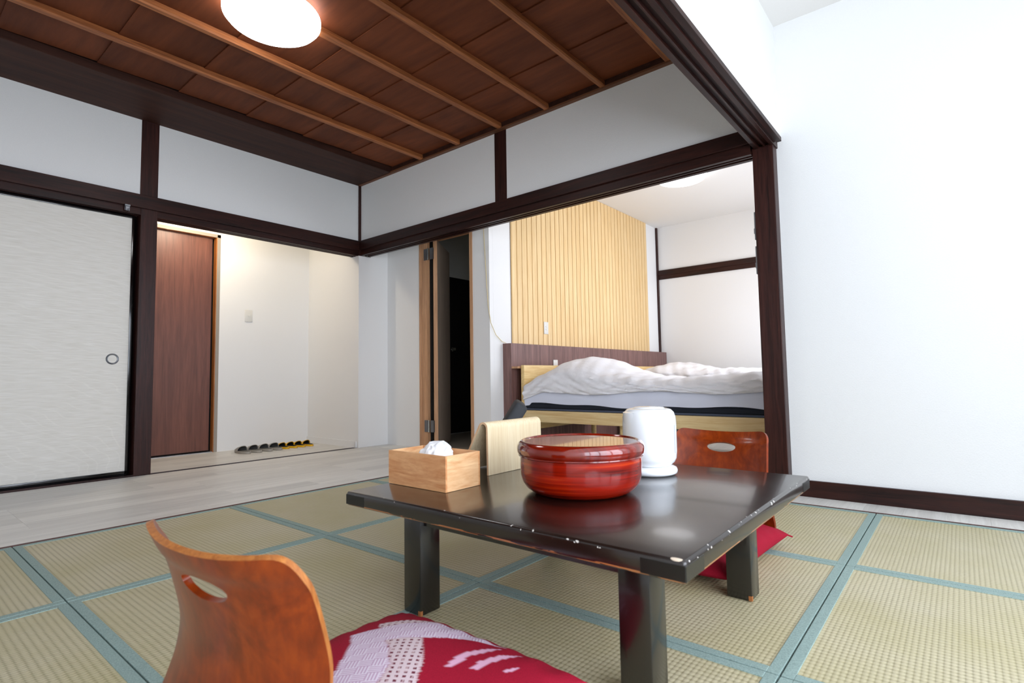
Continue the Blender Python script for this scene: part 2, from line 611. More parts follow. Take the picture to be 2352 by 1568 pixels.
# floor base with planks as parts
floor = struct(B(-5.6, Y0 - 0.1, -0.06, 1.5, 7.05, -0.02).obj('floor', 'subfloor'), 'pale greige plank floor around and beyond the tatami mats', 'floor')
PW, PL = 0.1535, 0.92
plank_me = {}


def plank(x0, x1, y0, y1):
    key = (round(x1 - x0, 3), round(y1 - y0, 3))
    if key not in plank_me:
        g = 0.0004
        plank_me[key] = B(g, g, -0.018, key[0] - g, key[1] - g, 0.0).mesh('plank', 'plank')
    inst('plank', plank_me[key], floor, (x0, y0, 0))


def plank_field(x0, x1, y0, y1, seed):
    rr = random.Random(seed)
    n = max(1, round((x1 - x0) / PW))
    wdt = (x1 - x0) / n
    for i in range(n):
        y = y0 - rr.choice([0.0, 0.23, 0.46, 0.69])
        while y < y1 - 1e-4:
            a, b_ = max(y, y0), min(y + PL, y1)
            if b_ - a > 0.05:
                plank(x0 + i * wdt, x0 + (i + 1) * wdt, a, b_)
            y += PL


plank_field(-4.555, -3.045, -0.6, 3.29, 1)
plank_field(-5.50, -4.613, 0.3, 3.15, 2)
plank_field(-3.03, 1.3, 3.072, 3.29, 3)
plank_field(-4.55, -0.70, 3.29, 4.5, 4)
plank_field(-3.03, -0.70, 4.5, 6.9, 5)
plank_field(-4.60, 1.3, Y0, -0.6, 6)
struct(B(-3.045, -0.6, -0.018, -3.034, 3.072, 0.003).obj('trim_1', 'kerb'), 'thin red-brown kerb between plank floor and tatami, left edge', 'floor trim')
struct(B(-3.034, 3.062, -0.018, 0.56, 3.072, 0.003).obj('trim_2', 'kerb'), 'thin red-brown kerb between far plank strip and tatami', 'floor trim')
# floor groove track of the hall opening
tr_ = struct(B(-4.612, 1.405, -0.018, -4.556, 3.15, -0.0015).obj('trim_3', 'gap'), 'dark sliding door track set in the floor at the hall opening', 'door track')
for xa in (-4.612, -4.5955, -4.577, -4.5600):
    B(xa, 1.405, -0.018, xa + 0.004, 3.15, 0.0008).obj('track_rib', 'track', tr_)

# --- left wall
wl = struct(B(XL - 0.12, Y0, NT - 0.08, XL, YB, 2.72).obj('wall_left', 'plaster'), 'white plaster band above the picture rail on the left wall', 'wall')
B(XL - 0.12, Y0, 0, XL, 0.30, NT - 0.13).obj('lower_wall', 'plaster', wl)
# nageshi (picture rail) and kamoi (head rail) on the left
struct(MB().box(XL - 0.01, Y0, 1.935, XL + 0.022, YB - 0.02, NT, bev=0.003).obj('trim_4', 'dark_y'), 'dark stained picture rail along the left wall', 'picture rail')
k = MB()
for xa, xb in ((XL - 0.002, XL - 0.022), (XL - 0.045, XL - 0.060), (XL - 0.085, XL - 0.105)):
    k.box(xa, 0.2, KZ, xb, 3.16, 1.94)
k.box(XL - 0.004, 0.2, KZ + 0.018, XL - 0.104, 3.16, 1.94)
struct(k.obj('trim_5', 'dark_y'), 'dark grooved head rail over the sliding door and hall opening', 'head rail')
# posts
struct(MB().box(XL - 0.11, 1.297, 0, XL + 0.004, 1.404, 1.94, bev=0.003).obj('trim_6', 'dark_z'), 'dark stained wooden post between sliding door and hall opening', 'post')
struct(MB().box(XL - 0.05, 1.288, NT - 0.01, XL + 0.004, 1.402, 2.60, bev=0.002).obj('trim_7', 'dark_z'), 'short dark post above the picture rail on the left wall', 'post')
struct(MB().box(XL - 0.02, YB - 0.022, KZ, XL + 0.018, YB + 0.01, 2.60).obj('trim_8', 'dark_z'), 'slim dark corner post where left and far walls meet', 'post')

# --- fusuma (sliding door) as door_1
d1 = struct(bpy.data.objects.new('door_1', None), 'cream paper sliding door with faint grass pattern and black frame', 'sliding door')
COL.objects.link(d1)
FX = XL - 0.055
MB().box(FX - 0.012, 0.392, 0.04, FX + 0.003, 1.258, 1.862).obj('paper_panel', 'fusuma', d1)
fr = MB()
fr.box(FX - 0.016, 0.372, 0.008, FX + 0.008, 0.392, 1.88, bev=0.002)
fr.box(FX - 0.016, 1.258, 0.008, FX + 0.008, 1.278, 1.88, bev=0.002)
fr.box(FX - 0.016, 0.392, 0.008, FX + 0.008, 1.258, 0.04, bev=0.002)
fr.box(FX - 0.016, 0.392, 1.862, FX + 0.008, 1.258, 1.884, bev=0.002)
fr.obj('door_frame', 'lacquer_frame', d1, smooth=True)
pull = MB().lathe([(0, -0.006), (0.024, -0.006), (0.027, -0.003), (0.028, 0.001), (0.030, 0.002), (0.031, 0.0), (0.034, 0.001), (0.037, 0.003), (0.039, 0.0), (0.039, -0.004)], 40).obj('finger_pull', 'steel', d1, smooth=True)
pull.location = (FX + 0.004, 1.165, 0.832)
pull.rotation_euler = (0, PI / 2, 0)
pull['label'] = 'round metal finger pull'
# sill under the sliding door
struct(MB().box(XL - 0.12, 0.2, -0.02, XL + 0.004, 1.297, 0.006).box(XL + 0.001, 0.2, -0.018, XL + 0.007, 1.297, 0.012).obj('trim_9', 'dark_y'), 'dark grooved sill under the cream sliding door', 'sill')
B(XL - 0.16, 0.2, 0.0, XL - 0.13, 1.40, 1.95).obj('gap_shade_sheet', 'gap', wl)  # black sheet standing in for the darkness behind the sliding door
# latch on the head rail
h = thing('latch', 'small metal latch hooked on the dark rail above the sliding door', 'latch', (XL + 0.024, 1.205, 1.925))
MB().box(0, -0.017, 0.0, 0.014, 0.017, 0.012, bev=0.002).box(0.0, -0.015, -0.03, 0.004, 0.015, 0.002).obj('bracket', 'steel', h)
MB().tube([(0.006, -0.012, -0.002), (0.010, -0.010, -0.022), (0.006, -0.004, -0.034), (0.008, 0.002, -0.020), (0.006, 0.010, -0.034), (0.010, 0.012, -0.012)], 0.0025, 6).obj('hook', 'steel', h, smooth=True)

# --- hall behind the left opening
HX = -5.47
wh = struct(MB().box(HX - 0.1, 2.222, 0, HX, 3.15, 2.4).box(HX - 0.1, 1.15, 2.075, HX, 2.222, 2.4).box(HX - 0.1, 0.3, 0, HX, 1.15, 2.4).obj('wall_hall', 'wallpaper'), 'off-white hall wall with a light switch, behind the opening', 'wall')
MB().box(HX - 0.001, 2.192, 0, HX + 0.003, 2.222, 2.075).box(HX - 0.001, 1.15, 2.047, HX + 0.003, 2.222, 2.077).obj('door_casing', 'grey_trim', wh)
MB().box(HX - 0.06, 2.185, 0, HX, 2.194, 2.055).box(HX - 0.1, 1.15, 2.045, HX, 2.19, 2.055).obj('door_jamb', 'chair_edge', wh)
struct(B(-5.6, 0.2, 0, -4.57, 0.3, 2.4).obj('wall_hall_end', 'wallpaper'), 'hidden near end wall of the hall', 'wall')
struct(B(-5.6, 0.2, 2.32, XL - 0.11, 3.2, 2.42).obj('ceiling_hall', 'wallpaper'), 'plain off-white hall ceiling', 'ceiling')
# block between hall and washroom: its end is the white corner right of the hall opening
struct(MB().box(-4.69, 3.15, 0, -4.547, 3.52, 1.885).box(-5.6, 3.15, 0, -4.69, 3.52, 2.75).box(-4.69, 3.29, 1.885, -4.547, 3.52, 2.75).obj('wall_corner', 'wallpaper'), 'white wall corner between hall opening and bedroom opening', 'wall')
struct(MB().box(-5.47, 3.138, 0, -4.575, 3.1499, 0.06).obj('baseboard_hall', 'wallpaper'), 'low off-white skirting in the hall', 'skirting')
d2 = struct(MB().box(HX - 0.075, 1.15, 0.018, HX - 0.045, 2.165, 2.046).obj('door_2', 'door_brown'), 'tall brown woodgrain sliding door in the hall', 'sliding door')
MB().box(HX - 0.05, 1.15, 0.0, HX - 0.005, 2.186, 0.006).obj('floor_rail', 'alu', d2)
B(HX - 0.11, 1.15, 0, HX - 0.09, 2.2, 2.1).obj('gap_shade_sheet', 'gap', d2)  # black sheet in place of the unlit space behind the hall door
# switch plate
sw = thing('light_switch', 'white light switch plate on the hall wall beside the brown door', 'light switch', (HX, 2.50, 1.312))
MB().box(0, -0.037, -0.06, 0.008, 0.037, 0.06, bev=0.004).obj('plate', 'white_plastic', sw, smooth=True)
MB().box(0.008, -0.011, -0.009, 0.012, 0.011, 0.009, bev=0.0015).obj('rocker', 'white_plastic', sw, smooth=True)

# --- back wall with bedroom opening
wb = struct(B(XL, YB, NT - 0.08, -0.745, YB + 0.11, 2.72).obj('wall_back', 'plaster'), 'white plaster band above the wide bedroom opening', 'wall')
struct(MB().box(XL + 0.02, YB - 0.024, 1.948, -0.84, YB + 0.01, NT, bev=0.003).obj('trim_10', 'dark_x'), 'dark stained picture rail over the bedroom opening', 'picture rail')
k = MB()
for ya, yb in ((YB - 0.006, YB + 0.018), (YB + 0.040, YB + 0.052), (YB + 0.078, YB + 0.108)):
    k.box(XL + 0.02, ya, KZ + 0.004, -0.852, yb, 1.95)
k.box(XL + 0.02, YB - 0.004, KZ + 0.022, -0.852, YB + 0.106, 1.95)
struct(k.obj('trim_11', 'dark_x'), 'dark grooved head rail of the bedroom opening', 'head rail')
struct(MB().box(-2.768, YB - 0.004, NT - 0.02, -2.648, YB + 0.02, 2.60, bev=0.002).obj('trim_12', 'dark_z'), 'short dark post above the bedroom opening', 'post')

# --- right post, sunroom lintel, wall above it
PY = 3.205
struct(MB().box(-0.852, PY, 0, -0.742, 3.31, 1.935, bev=0.003).obj('trim_13', 'dark_z'), 'tall dark wooden post at the right of the bedroom opening', 'post')
LZ = 1.925
ln = MB()
for xa, xb in ((-0.840, -0.815), (-0.790, -0.781), (-0.757, -0.735)):
    ln.box(xa, Y0, LZ, xb, PY + 0.1, LZ + 0.04, bev=0.0015)
ln.box(-0.838, Y0, LZ + 0.017, -0.737, PY + 0.1, LZ + 0.075)
ln.box(-0.737, Y0, LZ + 0.012, -0.722, PY, LZ + 0.075)
ln.box(-0.724, Y0, LZ + 0.006, -0.697, PY, LZ + 0.030, bev=0.0015)
struct(ln.obj('trim_14', 'dark_y'), 'dark three-groove lintel running overhead toward the far post', 'lintel')
struct(B(-0.835, Y0, LZ + 0.07, -0.727, YB + 0.1, 2.72).obj('wall_lintel', 'plaster'), 'white wall strip above the grooved lintel', 'wall')
# sunroom far wall, right wall with window, ceiling
struct(B(-0.745, 3.28, 0, X1 + 0.1, 3.40, 2.72).obj('wall_right', 'plaster'), 'large bright white textured plaster wall on the right', 'wall')
struct(MB().box(-0.745, 3.262, 0.0, X1, 3.281, 0.086, bev=0.002).obj('baseboard_right', 'dark_x'), 'dark scuffed skirting board along the right wall', 'skirting')
struct(B(-0.73, Y0, 2.637, X1 + 0.1, 3.28, 2.72).obj('ceiling_sunroom', 'white_ceiling'), 'white ceiling of the right hand bay', 'ceiling')
struct(MB().box(X1, Y0, 0, X1 + 0.08, 3.4, 0.18).box(X1, Y0, 2.3, X1 + 0.08, 3.4, 2.72).box(X1, 2.95, 0.18, X1 + 0.08, 3.4, 2.3).obj('wall_window_side', 'plaster'), 'window wall out of the frame on the right', 'wall')


def window(name, axis, c, a0, a1, z0, z1, n):
    """frame + panes; axis 'x' = plane of constant x"""
    wo = struct(bpy.data.objects.new(name, None), 'sliding glass window letting in daylight', 'window')
    COL.objects.link(wo)
    step = (a1 - a0) / n
    f = 0.045
    for i in range(n):
        s0, s1 = a0 + i * step, a0 + (i + 1) * step
        fb, pb = MB(), MB()
        def bx(mb, p, q, r, s, d):
            if axis == 'x':
                mb.box(c - d, p, r, c + d, q, s)
            else:
                mb.box(p, c - d, r, q, c + d, s)
        bx(fb, s0, s0 + f, z0, z1, 0.018)
        bx(fb, s1 - f, s1, z0, z1, 0.018)
        bx(fb, s0 + f, s1 - f, z0, z0 + 0.07, 0.018)
        bx(fb, s0 + f, s1 - f, z1 - f, z1, 0.018)
        fo = fb.obj('window_frame', 'alu', wo)
        bx(pb, s0 + f, s1 - f, z0 + 0.07, z1 - f, 0.002)
        pb.obj('pane', 'glass', fo)
    return wo


window('window_1', 'x', X1 + 0.04, Y0 + 0.1, 2.95, 0.18, 2.3, 5)
struct(MB().box(XL, Y0 - 0.1, 0, X1 + 0.1, Y0, 2.72).obj('wall_behind', 'plaster'), 'wall behind the viewpoint', 'wall')

# --- timber ceiling: boards lapped across, battens along, soffit on the left
ceil = struct(B(-4.62, Y0, 2.66, -0.83, YB, 2.74).obj('ceiling', 'gap'), 'red-brown cedar board ceiling crossed by raised battens', 'ceiling')
bl = -0.84 + 4.02
bw = 0.455
ys = [0.885 + bw * i for i in range(-6, 6)]
me = None
for y in ys:
    if y >= YB:
        break
    y2 = min(y + bw + 0.012, YB)
    m_ = MB()
    # lapped board: near edge lies lower, far edge tucks above the next
    z0_, z1_ = 2.640, 2.649
    m_.prism([(0, z0_), (y2 - y, z1_), (y2 - y, z1_ + 0.006), (0, z0_ + 0.006)], 'x', 0, bl)
    o = m_.obj('ceiling_board', 'board', ceil, (-4.02, y, 0))
for i, x in enumerate([-3.612, -3.148, -2.690, -2.236, -1.770, -1.305]):
    bt = MB().prism([(-0.017, 2.645), (-0.021, 2.612), (-0.015, 2.604), (0.015, 2.604), (0.021, 2.612), (0.017, 2.645)], 'y', Y0, YB - 0.022)
    bt.obj('batten', 'batten', ceil, (x, 0, 0))
MB().box(-4.05, YB - 0.028, 2.606, -0.83, YB + 0.002, 2.655).obj('cornice', 'soffit', ceil)
c2_ = MB().box(-4.55, YB - 0.034, SOF - 0.004, -0.83, YB + 0.002, 2.608).obj('cornice_lip', 'cornice', ceil)
struct(MB().box(-4.60, Y0, SOF, -4.045, YB - 0.002, 2.655, bev=0.003).obj('trim_15', 'soffit'), 'broad dark board along the left side of the ceiling', 'soffit')
MB().box(-0.86, Y0, 2.60, -0.83, YB, 2.655).obj('cornice', 'soffit', ceil)

# --- bedroom and washroom shell
GX = -3.13
struct(MB().box(-4.547, 3.50, 0, -4.035, 3.60, 2.75).box(-3.335, 3.50, 0, GX - 0.0005, 3.60, 2.75).box(-4.035, 3.50, 2.03, -3.335, 3.60, 2.75).obj('wall_washroom', 'wallpaper'), 'grey-shaded white wall around the open washroom door', 'wall')
struct(B(GX - 0.09, 3.55, 0, GX, 7.04, 2.75).obj('wall_bedroom_left', 'wallpaper'), 'bright white bedroom wall behind the bed heads', 'wall')
struct(B(GX - 0.1, 6.94, 0, -0.4, 7.04, 2.75).obj('wall_bedroom_far', 'wallpaper'), 'white far wall of the bedroom', 'wall')
struct(B(GX - 0.2, 3.29, 2.66, -0.35, 7.04, 2.76).obj('ceiling_bedroom', 'white_ceiling'), 'plain white bedroom ceiling', 'ceiling')
struct(MB().box(GX + 0.02, 6.918, 2.0, -0.5, 6.941, 2.07, bev=0.002).box(GX + 0.02, 6.926, 1.945, -0.5, 6.941, 2.0).obj('trim_16', 'dark_x'), 'dark red-brown rail across the bedroom far wall', 'picture rail')
struct(MB().box(GX + 0.0, 6.905, 0.9, GX + 0.022, 6.941, 2.66).obj('trim_17', 'dark_z'), 'slim dark corner strip in the bedroom', 'post')
struct(MB().box(-0.62, 3.31, 0, -0.5, 4.2, 2.66).box(-0.62, 4.2, 0, -0.5, 6.5, 0.8).box(-0.62, 4.2, 2.1, -0.5, 6.5, 2.66).box(-0.62, 6.5, 0, -0.5, 6.94, 2.66).obj('wall_bedroom_right', 'wallpaper'), 'bedroom window wall hidden behind the post', 'wall')
window('window_2', 'x', -0.56, 4.2, 6.5, 0.8, 2.1, 2)
# low dark panel + shelf behind the beds
struct(MB().box(GX, 3.668, 0, GX + 0.095, 6.93, 0.958, bev=0.001).obj('trim_18', 'headwall'), 'waist-high dark woodgrain panel behind the beds', 'wall panel')
sh = thing('bed_shelf', 'thin light wooden shelf strip fixed on the dark panel behind the beds', 'shelf', (GX + 0.095, 3.67, 0.735))
MB().box(0, 0, 0, 0.075, 3.1, 0.018, bev=0.001).obj('shelf_board', 'jamb', sh)
# washroom
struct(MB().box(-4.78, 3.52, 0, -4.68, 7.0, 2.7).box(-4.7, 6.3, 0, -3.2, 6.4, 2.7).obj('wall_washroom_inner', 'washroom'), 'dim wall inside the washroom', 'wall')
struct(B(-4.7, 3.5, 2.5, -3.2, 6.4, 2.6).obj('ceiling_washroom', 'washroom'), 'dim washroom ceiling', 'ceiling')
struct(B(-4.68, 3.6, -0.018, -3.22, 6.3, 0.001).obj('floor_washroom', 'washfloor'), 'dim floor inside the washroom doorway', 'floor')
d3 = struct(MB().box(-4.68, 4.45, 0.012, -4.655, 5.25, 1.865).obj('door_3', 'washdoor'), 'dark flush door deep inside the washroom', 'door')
kn = MB().lathe([(0.0, 0.05), (0.018, 0.046), (0.024, 0.034), (0.018, 0.02), (0.008, 0.014), (0.008, 0.004), (0.024, 0.002), (0.024, 0.0)], 20).obj('door_knob', 'knob', d3, (-4.655, 4.53, 1.0), smooth=True)
kn.rotation_euler = (0, PI / 2, 0)
MB().box(-4.68, 4.40, 1.865, -4.65, 5.3, 1.90).obj('door_head', 'washroom', d3)
# folding door leaf with hinges in oak jambs (door_4)
d4 = struct(bpy.data.objects.new('door_4', None), 'narrow taupe washroom door standing open on steel hinges', 'door')
COL.objects.link(d4)
jm = MB()
jm.prism([(-4.044, 3.492), (-4.020, 3.492), (-4.018, 3.497), (-4.000, 3.497), (-3.998, 3.492), (-3.925, 3.492), (-3.925, 3.60), (-4.044, 3.60)], 'z', 0, 2.03)
jm.prism([(-3.362, 3.492), (-3.330, 3.492), (-3.330, 3.60), (-3.362, 3.60)], 'z', 0, 2.03)
jm.box(-3.925, 3.492, 1.995, -3.362, 3.60, 2.03)
jm.obj('door_frame', 'jamb', d4)
leaf = MB().box(0, 0, 0.012, 0.038, 0.56, 1.985, bev=0.001).obj('door_leaf', 'door_leaf', d4, (-3.852, 3.505, 0))
leaf.rotation_euler = (0, 0, math.radians(34))
edge = MB().box(0.0, -0.003, 0.012, 0.0385, 0.001, 1.985).obj('leaf_edge', 'jamb', leaf)
for hz in (1.80, 0.135 + 0.02):
    hg = MB().box(-3.968, 3.486, hz, -3.918, 3.493, hz + 0.11).box(-3.884, 3.486, hz, -3.838, 3.498, hz + 0.11).obj('hinge', 'steel', d4)
    MB().tube([(-3.902, 3.482, hz - 0.002), (-3.902, 3.482, hz + 0.112)], 0.0065, 10).obj('hinge_pin', 'knob', hg, smooth=True)
    sc_ = MB()
    for dx in (-3.955, -3.862):
        for dz in (0.02, 0.055, 0.09):
            sc_.lathe([(0.004, 0.0), (0.004, 0.001), (0, 0.0015)], 8, (dx, 0, 0))
    sc_.bm.free()
B(-3.918, 3.52, 0, -3.885, 3.53, 1.99).obj('gap_shade_sheet', 'gap', d4)  # black strip painted in as the shade of the hinge gap

# slatted yellow timber panel
sp_ = thing('slatted_panel', 'yellow timber slat panel covering the bedroom wall above the bed heads', 'wall panel', (GX, 3.79, 0.958))
B(0, 0, 0, 0.004, 2.81, 1.70).obj('backing', 'kerb', sp_)
sw_ = 2.81 / 36
sl_me = MB().prism([(0.004, 0.0015), (0.016, 0.004), (0.016, sw_ - 0.012), (0.012, sw_ - 0.0015), (0.004, sw_ - 0.0015)], 'z', 0, 1.70).mesh('slat', 'slat')
for i in range(36):
    inst('slat', sl_me, sp_, (0, i * sw_, 0))
pl = thing('light_switch', 'white double switch plate on the yellow slatted panel', 'light switch', (GX + 0.016, 4.30, 1.133))
MB().box(0, -0.035, -0.06, 0.008, 0.035, 0.06, bev=0.004).obj('plate', 'white_plastic', pl, smooth=True)
MB().box(0.008, -0.011, 0.004, 0.012, 0.011, 0.022, bev=0.0015).box(0.008, -0.011, -0.022, 0.012, 0.011, -0.004, bev=0.0015).obj('rocker', 'white_plastic', pl, smooth=True)
ol = thing('power_outlet', 'small white outlet box on the dark panel behind the nearer bed', 'outlet', (GX + 0.095, 4.33, 0.79))
MB().box(0, -0.035, -0.03, 0.012, 0.035, 0.03, bev=0.004).obj('plate', 'white_plastic', ol, smooth=True)
# cable
cb = [(-3.182, 3.492, 2.66), (-3.182, 3.49, 1.95), (-3.168, 3.488, 1.75), (-3.150, 3.486, 1.50), (-3.135, 3.486, 1.28), (-3.118, 3.50, 1.13), (-3.115, 3.56, 1.03), (-3.115, 3.64, 0.975), (-3.11, 3.69, 0.962)]
tag(MB().tube(cb, 0.0028, 6).obj('cable', 'cable', smooth=True), 'thin cream cable hanging beside the slatted panel down to the dark panel', 'cable')
# keeper plates on the right post
for z0_, lab in ((1.413, 'upper thin metal strike plate on the dark post at the right'), (1.217, 'lower thin metal strike plate on the dark post at the right')):
    kp = thing('strike_plate', lab, 'strike plate', (-0.852, PY + 0.012, z0_), 0, 'strike plates on the right post')
    MB().box(-0.009, 0, 0, 0.0, 0.03, 0.158, bev=0.001).obj('plate', 'strike', kp)
    MB().box(-0.013, 0.002, 0.035, -0.004, 0.02, 0.065, bev=0.001).obj('keeper', 'strike', kp)

# round ceiling lamps
def lamp(loc, label, r=0.243, mat='lamp'):
    t = thing('ceiling_lamp', label, 'ceiling lamp', loc)
    MB().lathe([(0, 0.0), (r * 0.55, 0.0), (r * 0.8, 0.006), (r * 0.93, 0.016), (r, 0.036), (r, 0.055), (r * 0.97, 0.06), (0, 0.06)], 72).obj('diffuser', mat, t, smooth=60)
    MB().lathe([(0, 0.06), (r * 0.8, 0.06), (r * 0.8, 0.085), (0, 0.085)], 48).obj('base', 'white_plastic', t, smooth=True)
    return t


lamp((-2.735, 1.352, 2.553), 'large round white glowing lamp on the brown timber ceiling')
lamp((-2.045, 5.165, 2.573), 'round white glowing lamp on the white bedroom ceiling', 0.238, 'lamp_dim')
hl = thing('hall_downlight', 'small warm downlight in the hall ceiling, out of sight', 'ceiling lamp', (-5.02, 1.9, 2.30))
MB().lathe([(0, 0.0), (0.05, 0.0), (0.06, 0.01), (0.06, 0.02), (0, 0.02)], 24).obj('ring', 'white_plastic', hl, smooth=True)

# ================================================================ TATAMI
XS = [-3.030, -2.130, -1.240, -0.342, 0.556]
YS = [-0.436, 0.443, 1.316, 2.190, 3.060]
rows = ['nearest row', 'second row from the camera', 'third row from the camera', 'row farthest away']
cols = ['leftmost column', 'second column from left', 'second column from right', 'rightmost column']
notes = {(0, 0): 'bottom left corner of the view', (1, 1): 'beneath the front left table leg', (2, 1): 'beyond the left side of the table', (2, 2): 'mostly hidden under the table top'}
mats = {}
for j in range(4):
    for i in range(4):
        x0, x1, y0, y1 = XS[i], XS[i + 1], YS[j], YS[j + 1]
        wdx, wdy = x1 - x0, y1 - y0
        key = (round(wdx, 3), round(wdy, 3))
        g, hw = 0.0020, 0.028
        if key not in mats:
            body = MB().box(g + 0.003, g + 0.003, -0.018, wdx - g - 0.003, wdy - g - 0.003, -0.001).mesh('tatami_mat', 'rush')
            parts = []
            for (a0, b0, a1, b1, zt) in ((g, g, hw, wdy - g, 0.001), (wdx - hw, g, wdx - g, wdy - g, 0.001), (hw, g, wdx - hw, hw, 0.0016), (hw, wdy - hw, wdx - hw, wdy - g, 0.0016)):
                parts.append(MB().box(a0, b0, -0.012, a1, b1, zt, bev=0.0012).mesh('border', 'heri'))
            mats[key] = (body, parts)
        t = inst('tatami_mat', mats[key][0], None, (x0, y0, 0))
        tag(t, 'green-edged half tatami mat, %s, %s' % (cols[i], rows[j]), 'tatami mat', 'half tatami mats')
        for p_ in mats[key][1]:
            inst('border', p_, t)

# ================================================================ TABLE
TX, TY, TZ = -0.880, 1.403, 0.340
LIFT = 0.0018
tb = thing('low_table', 'low square black lacquered table with chipped edges on the tatami', 'table', (TX, TY, LIFT))
hx, hy = 0.500, 0.487
top = MB().box(-hx, -hy, -0.040, hx, hy, 0.0, bev=0.007, seg=4).obj('tabletop', 'table_top', tb, (0, 0, TZ), smooth=True)
# corner guards: thin caps slightly proud of the edge
for sx_ in (-1, 1):
    for sy_ in (-1, 1):
        g = MB()
        g.box(sx_ * (hx - 0.0), sy_ * (hy + 0.0007), -0.036, sx_ * (hx - 0.085), sy_ * (hy - 0.004), -0.008, bev=0.0012)
        g.box(sx_ * (hx + 0.0007), sy_ * (hy), -0.036, sx_ * (hx - 0.004), sy_ * (hy - 0.085), -0.008, bev=0.0012)
        g.obj('corner_guard', 'guard', top)
# bare chip on the front right corner
ch = MB()
ch.lathe([(0, 0.0012), (0.008, 0.001), (0.011, 0.0), (0.012, -0.002)], 12, (hx - 0.018, -hy + 0.007, -0.001), 1.3, 0.5)
co = ch.obj('bare_chip', 'chip', top, smooth=True)
# apron frame set back under the top
ap = MB()
ap.box(-hx + 0.13, -hy + 0.125, -0.055, hx - 0.13, -hy + 0.145, 0)
ap.box(-hx + 0.13, hy - 0.145, -0.055, hx - 0.13, hy - 0.125, 0)
ap.box(-hx + 0.13, -hy + 0.125, -0.055, -hx + 0.15, hy - 0.125, 0)
ap.box(hx - 0.15, -hy + 0.125, -0.055, hx - 0.13, hy - 0.125, 0)
ap.obj('apron', 'table_leg', tb, (0, 0, TZ - 0.040), smooth=True)
LWX, LWY = 0.072, 0.074
for (lx, ly) in ((-1.262, 1.028), (-0.574, 1.028), (-0.574, 1.682), (-1.262, 1.682)):
    lg = MB().box(-0.0, 0.0, 0.0, LWX, LWY, 0.302, bev=0.004).obj('leg', 'table_leg', tb, (lx - TX, ly - TY, 0), smooth=True)
    sc_ = MB().lathe([(0, 0.0015), (0.004, 0.0015), (0.0055, 0.0)], 14).obj('screw', 'screw', lg, (0.026, -0.0003, 0.283), smooth=True)
    sc_.rotation_euler = (PI / 2, 0, 0)
    MB().box(LWX - 0.010, -0.0006, 0.0, LWX + 0.0006, 0.008, 0.014, bev=0.0006).obj('bare_wear', 'bare', lg)

# ---- tissue box
bx = thing('tissue_box', 'open light wooden tissue box near the left edge of the table', 'tissue box', (-1.372, 1.060, TZ + 0.0025))
bw_, bd_, bh_, th = 0.252, 0.140, 0.100, 0.006
B(0, 0, 0, bw_, th, bh_, bev=0.0006).obj('side_panel', 'boxwood', bx)
B(0, bd_ - th, 0, bw_, bd_, bh_, bev=0.0006).obj('side_panel', 'boxwood', bx)
B(0, th, 0, th, bd_ - th, bh_, bev=0.0006).obj('end_panel', 'boxwood_side', bx)
B(bw_ - th, th, 0, bw_, bd_ - th, bh_, bev=0.0006).obj('end_panel', 'boxwood_side', bx)
B(th, th, 0.001, bw_ - th, bd_ - th, 0.006).obj('bottom_panel', 'boxwood', bx)
rr = random.Random(5)
ts = MB()
def tis(u, v):
    a = 2 * PI * u
    fold = 0.75 + 0.25 * abs(math.sin(2.5 * a + 0.6)) + 0.10 * abs(math.sin(6 * a + 9 * v))
    r = 0.064 * (1 - v) ** 0.36 * (1 - (1 - fold) * (0.25 + 0.75 * v))
    z = 0.056 + 0.070 * v ** 0.9 + 0.010 * abs(math.sin(3.5 * a + 1)) * v * (1 - v) * 3
    return (0.128 + r * math.cos(a), 0.072 + r * 0.80 * math.sin(a) + 0.016 * v, z)
ts.grid(tis, 64, 16)
bmesh.ops.remove_doubles(ts.bm, verts=ts.bm.verts, dist=0.0004)
from mathutils import noise as mnoise
for v_ in ts.bm.verts:
    n_v = mnoise.noise_vector(v_.co * 38)
    n_w = mnoise.noise_vector(v_.co * 90)
    v_.co += Vector((abs(n_v.x) - 0.2, abs(n_v.y) - 0.2, (abs(n_v.z) - 0.2) * 0.8)) * 0.014 + n_w * 0.002
t = thing('tissue', 'crumpled white tissue rising out of the wooden box', 'tissue', (-1.372, 1.060, TZ + 0.0025))
ts.obj('folded_sheet', 'tissue', t, smooth=60)
B(0.012, 0.012, 0.008, 0.240, 0.128, 0.066, bev=0.006).obj('tissue_stack', 'tissue', t, smooth=True)

# ---- bent plywood stand
st = thing('menu_stand', 'folded light bamboo-plywood stand behind the tissue box on the table', 'stand', (-1.200, 1.326, TZ + 0.0025))
prof = [(0.0, 0.0), (-0.002, 0.135)]
cx, cz, r_ = -0.023, 0.150, 0.021
for k_ in range(0, 11):
    a = math.radians(-8 + k_ * 15.6)
    prof.append((cx + r_ * math.cos(a), cz + r_ * math.sin(a)))
prof.append((-0.090, 0.078))
prof.append((-0.146, 0.0))
inner = []
thk = 0.007
for i, p in enumerate(prof):
    a_ = Vector(prof[max(i - 1, 0)])
    b_ = Vector(prof[min(i + 1, len(prof) - 1)])
    d = (b_ - a_).normalized()
    nrm = Vector((-d.y, d.x))
    inner.append((p[0] + nrm.x * thk, p[1] + nrm.y * thk))
inner[0] = (inner[0][0], 0.0)
inner[-1] = (inner[-1][0], 0.0)
poly = prof + inner[::-1]
sm = MB()
A_ = [sm.bm.verts.new((p[0], 0, p[1])) for p in poly]
B_ = [sm.bm.verts.new((p[0], 0.290, p[1])) for p in poly]
n_ = len(prof)
L_ = len(poly)
for i in range(L_):
    j = (i + 1) % L_
    sm.bm.faces.new((A_[i], B_[i], B_[j], A_[j]))
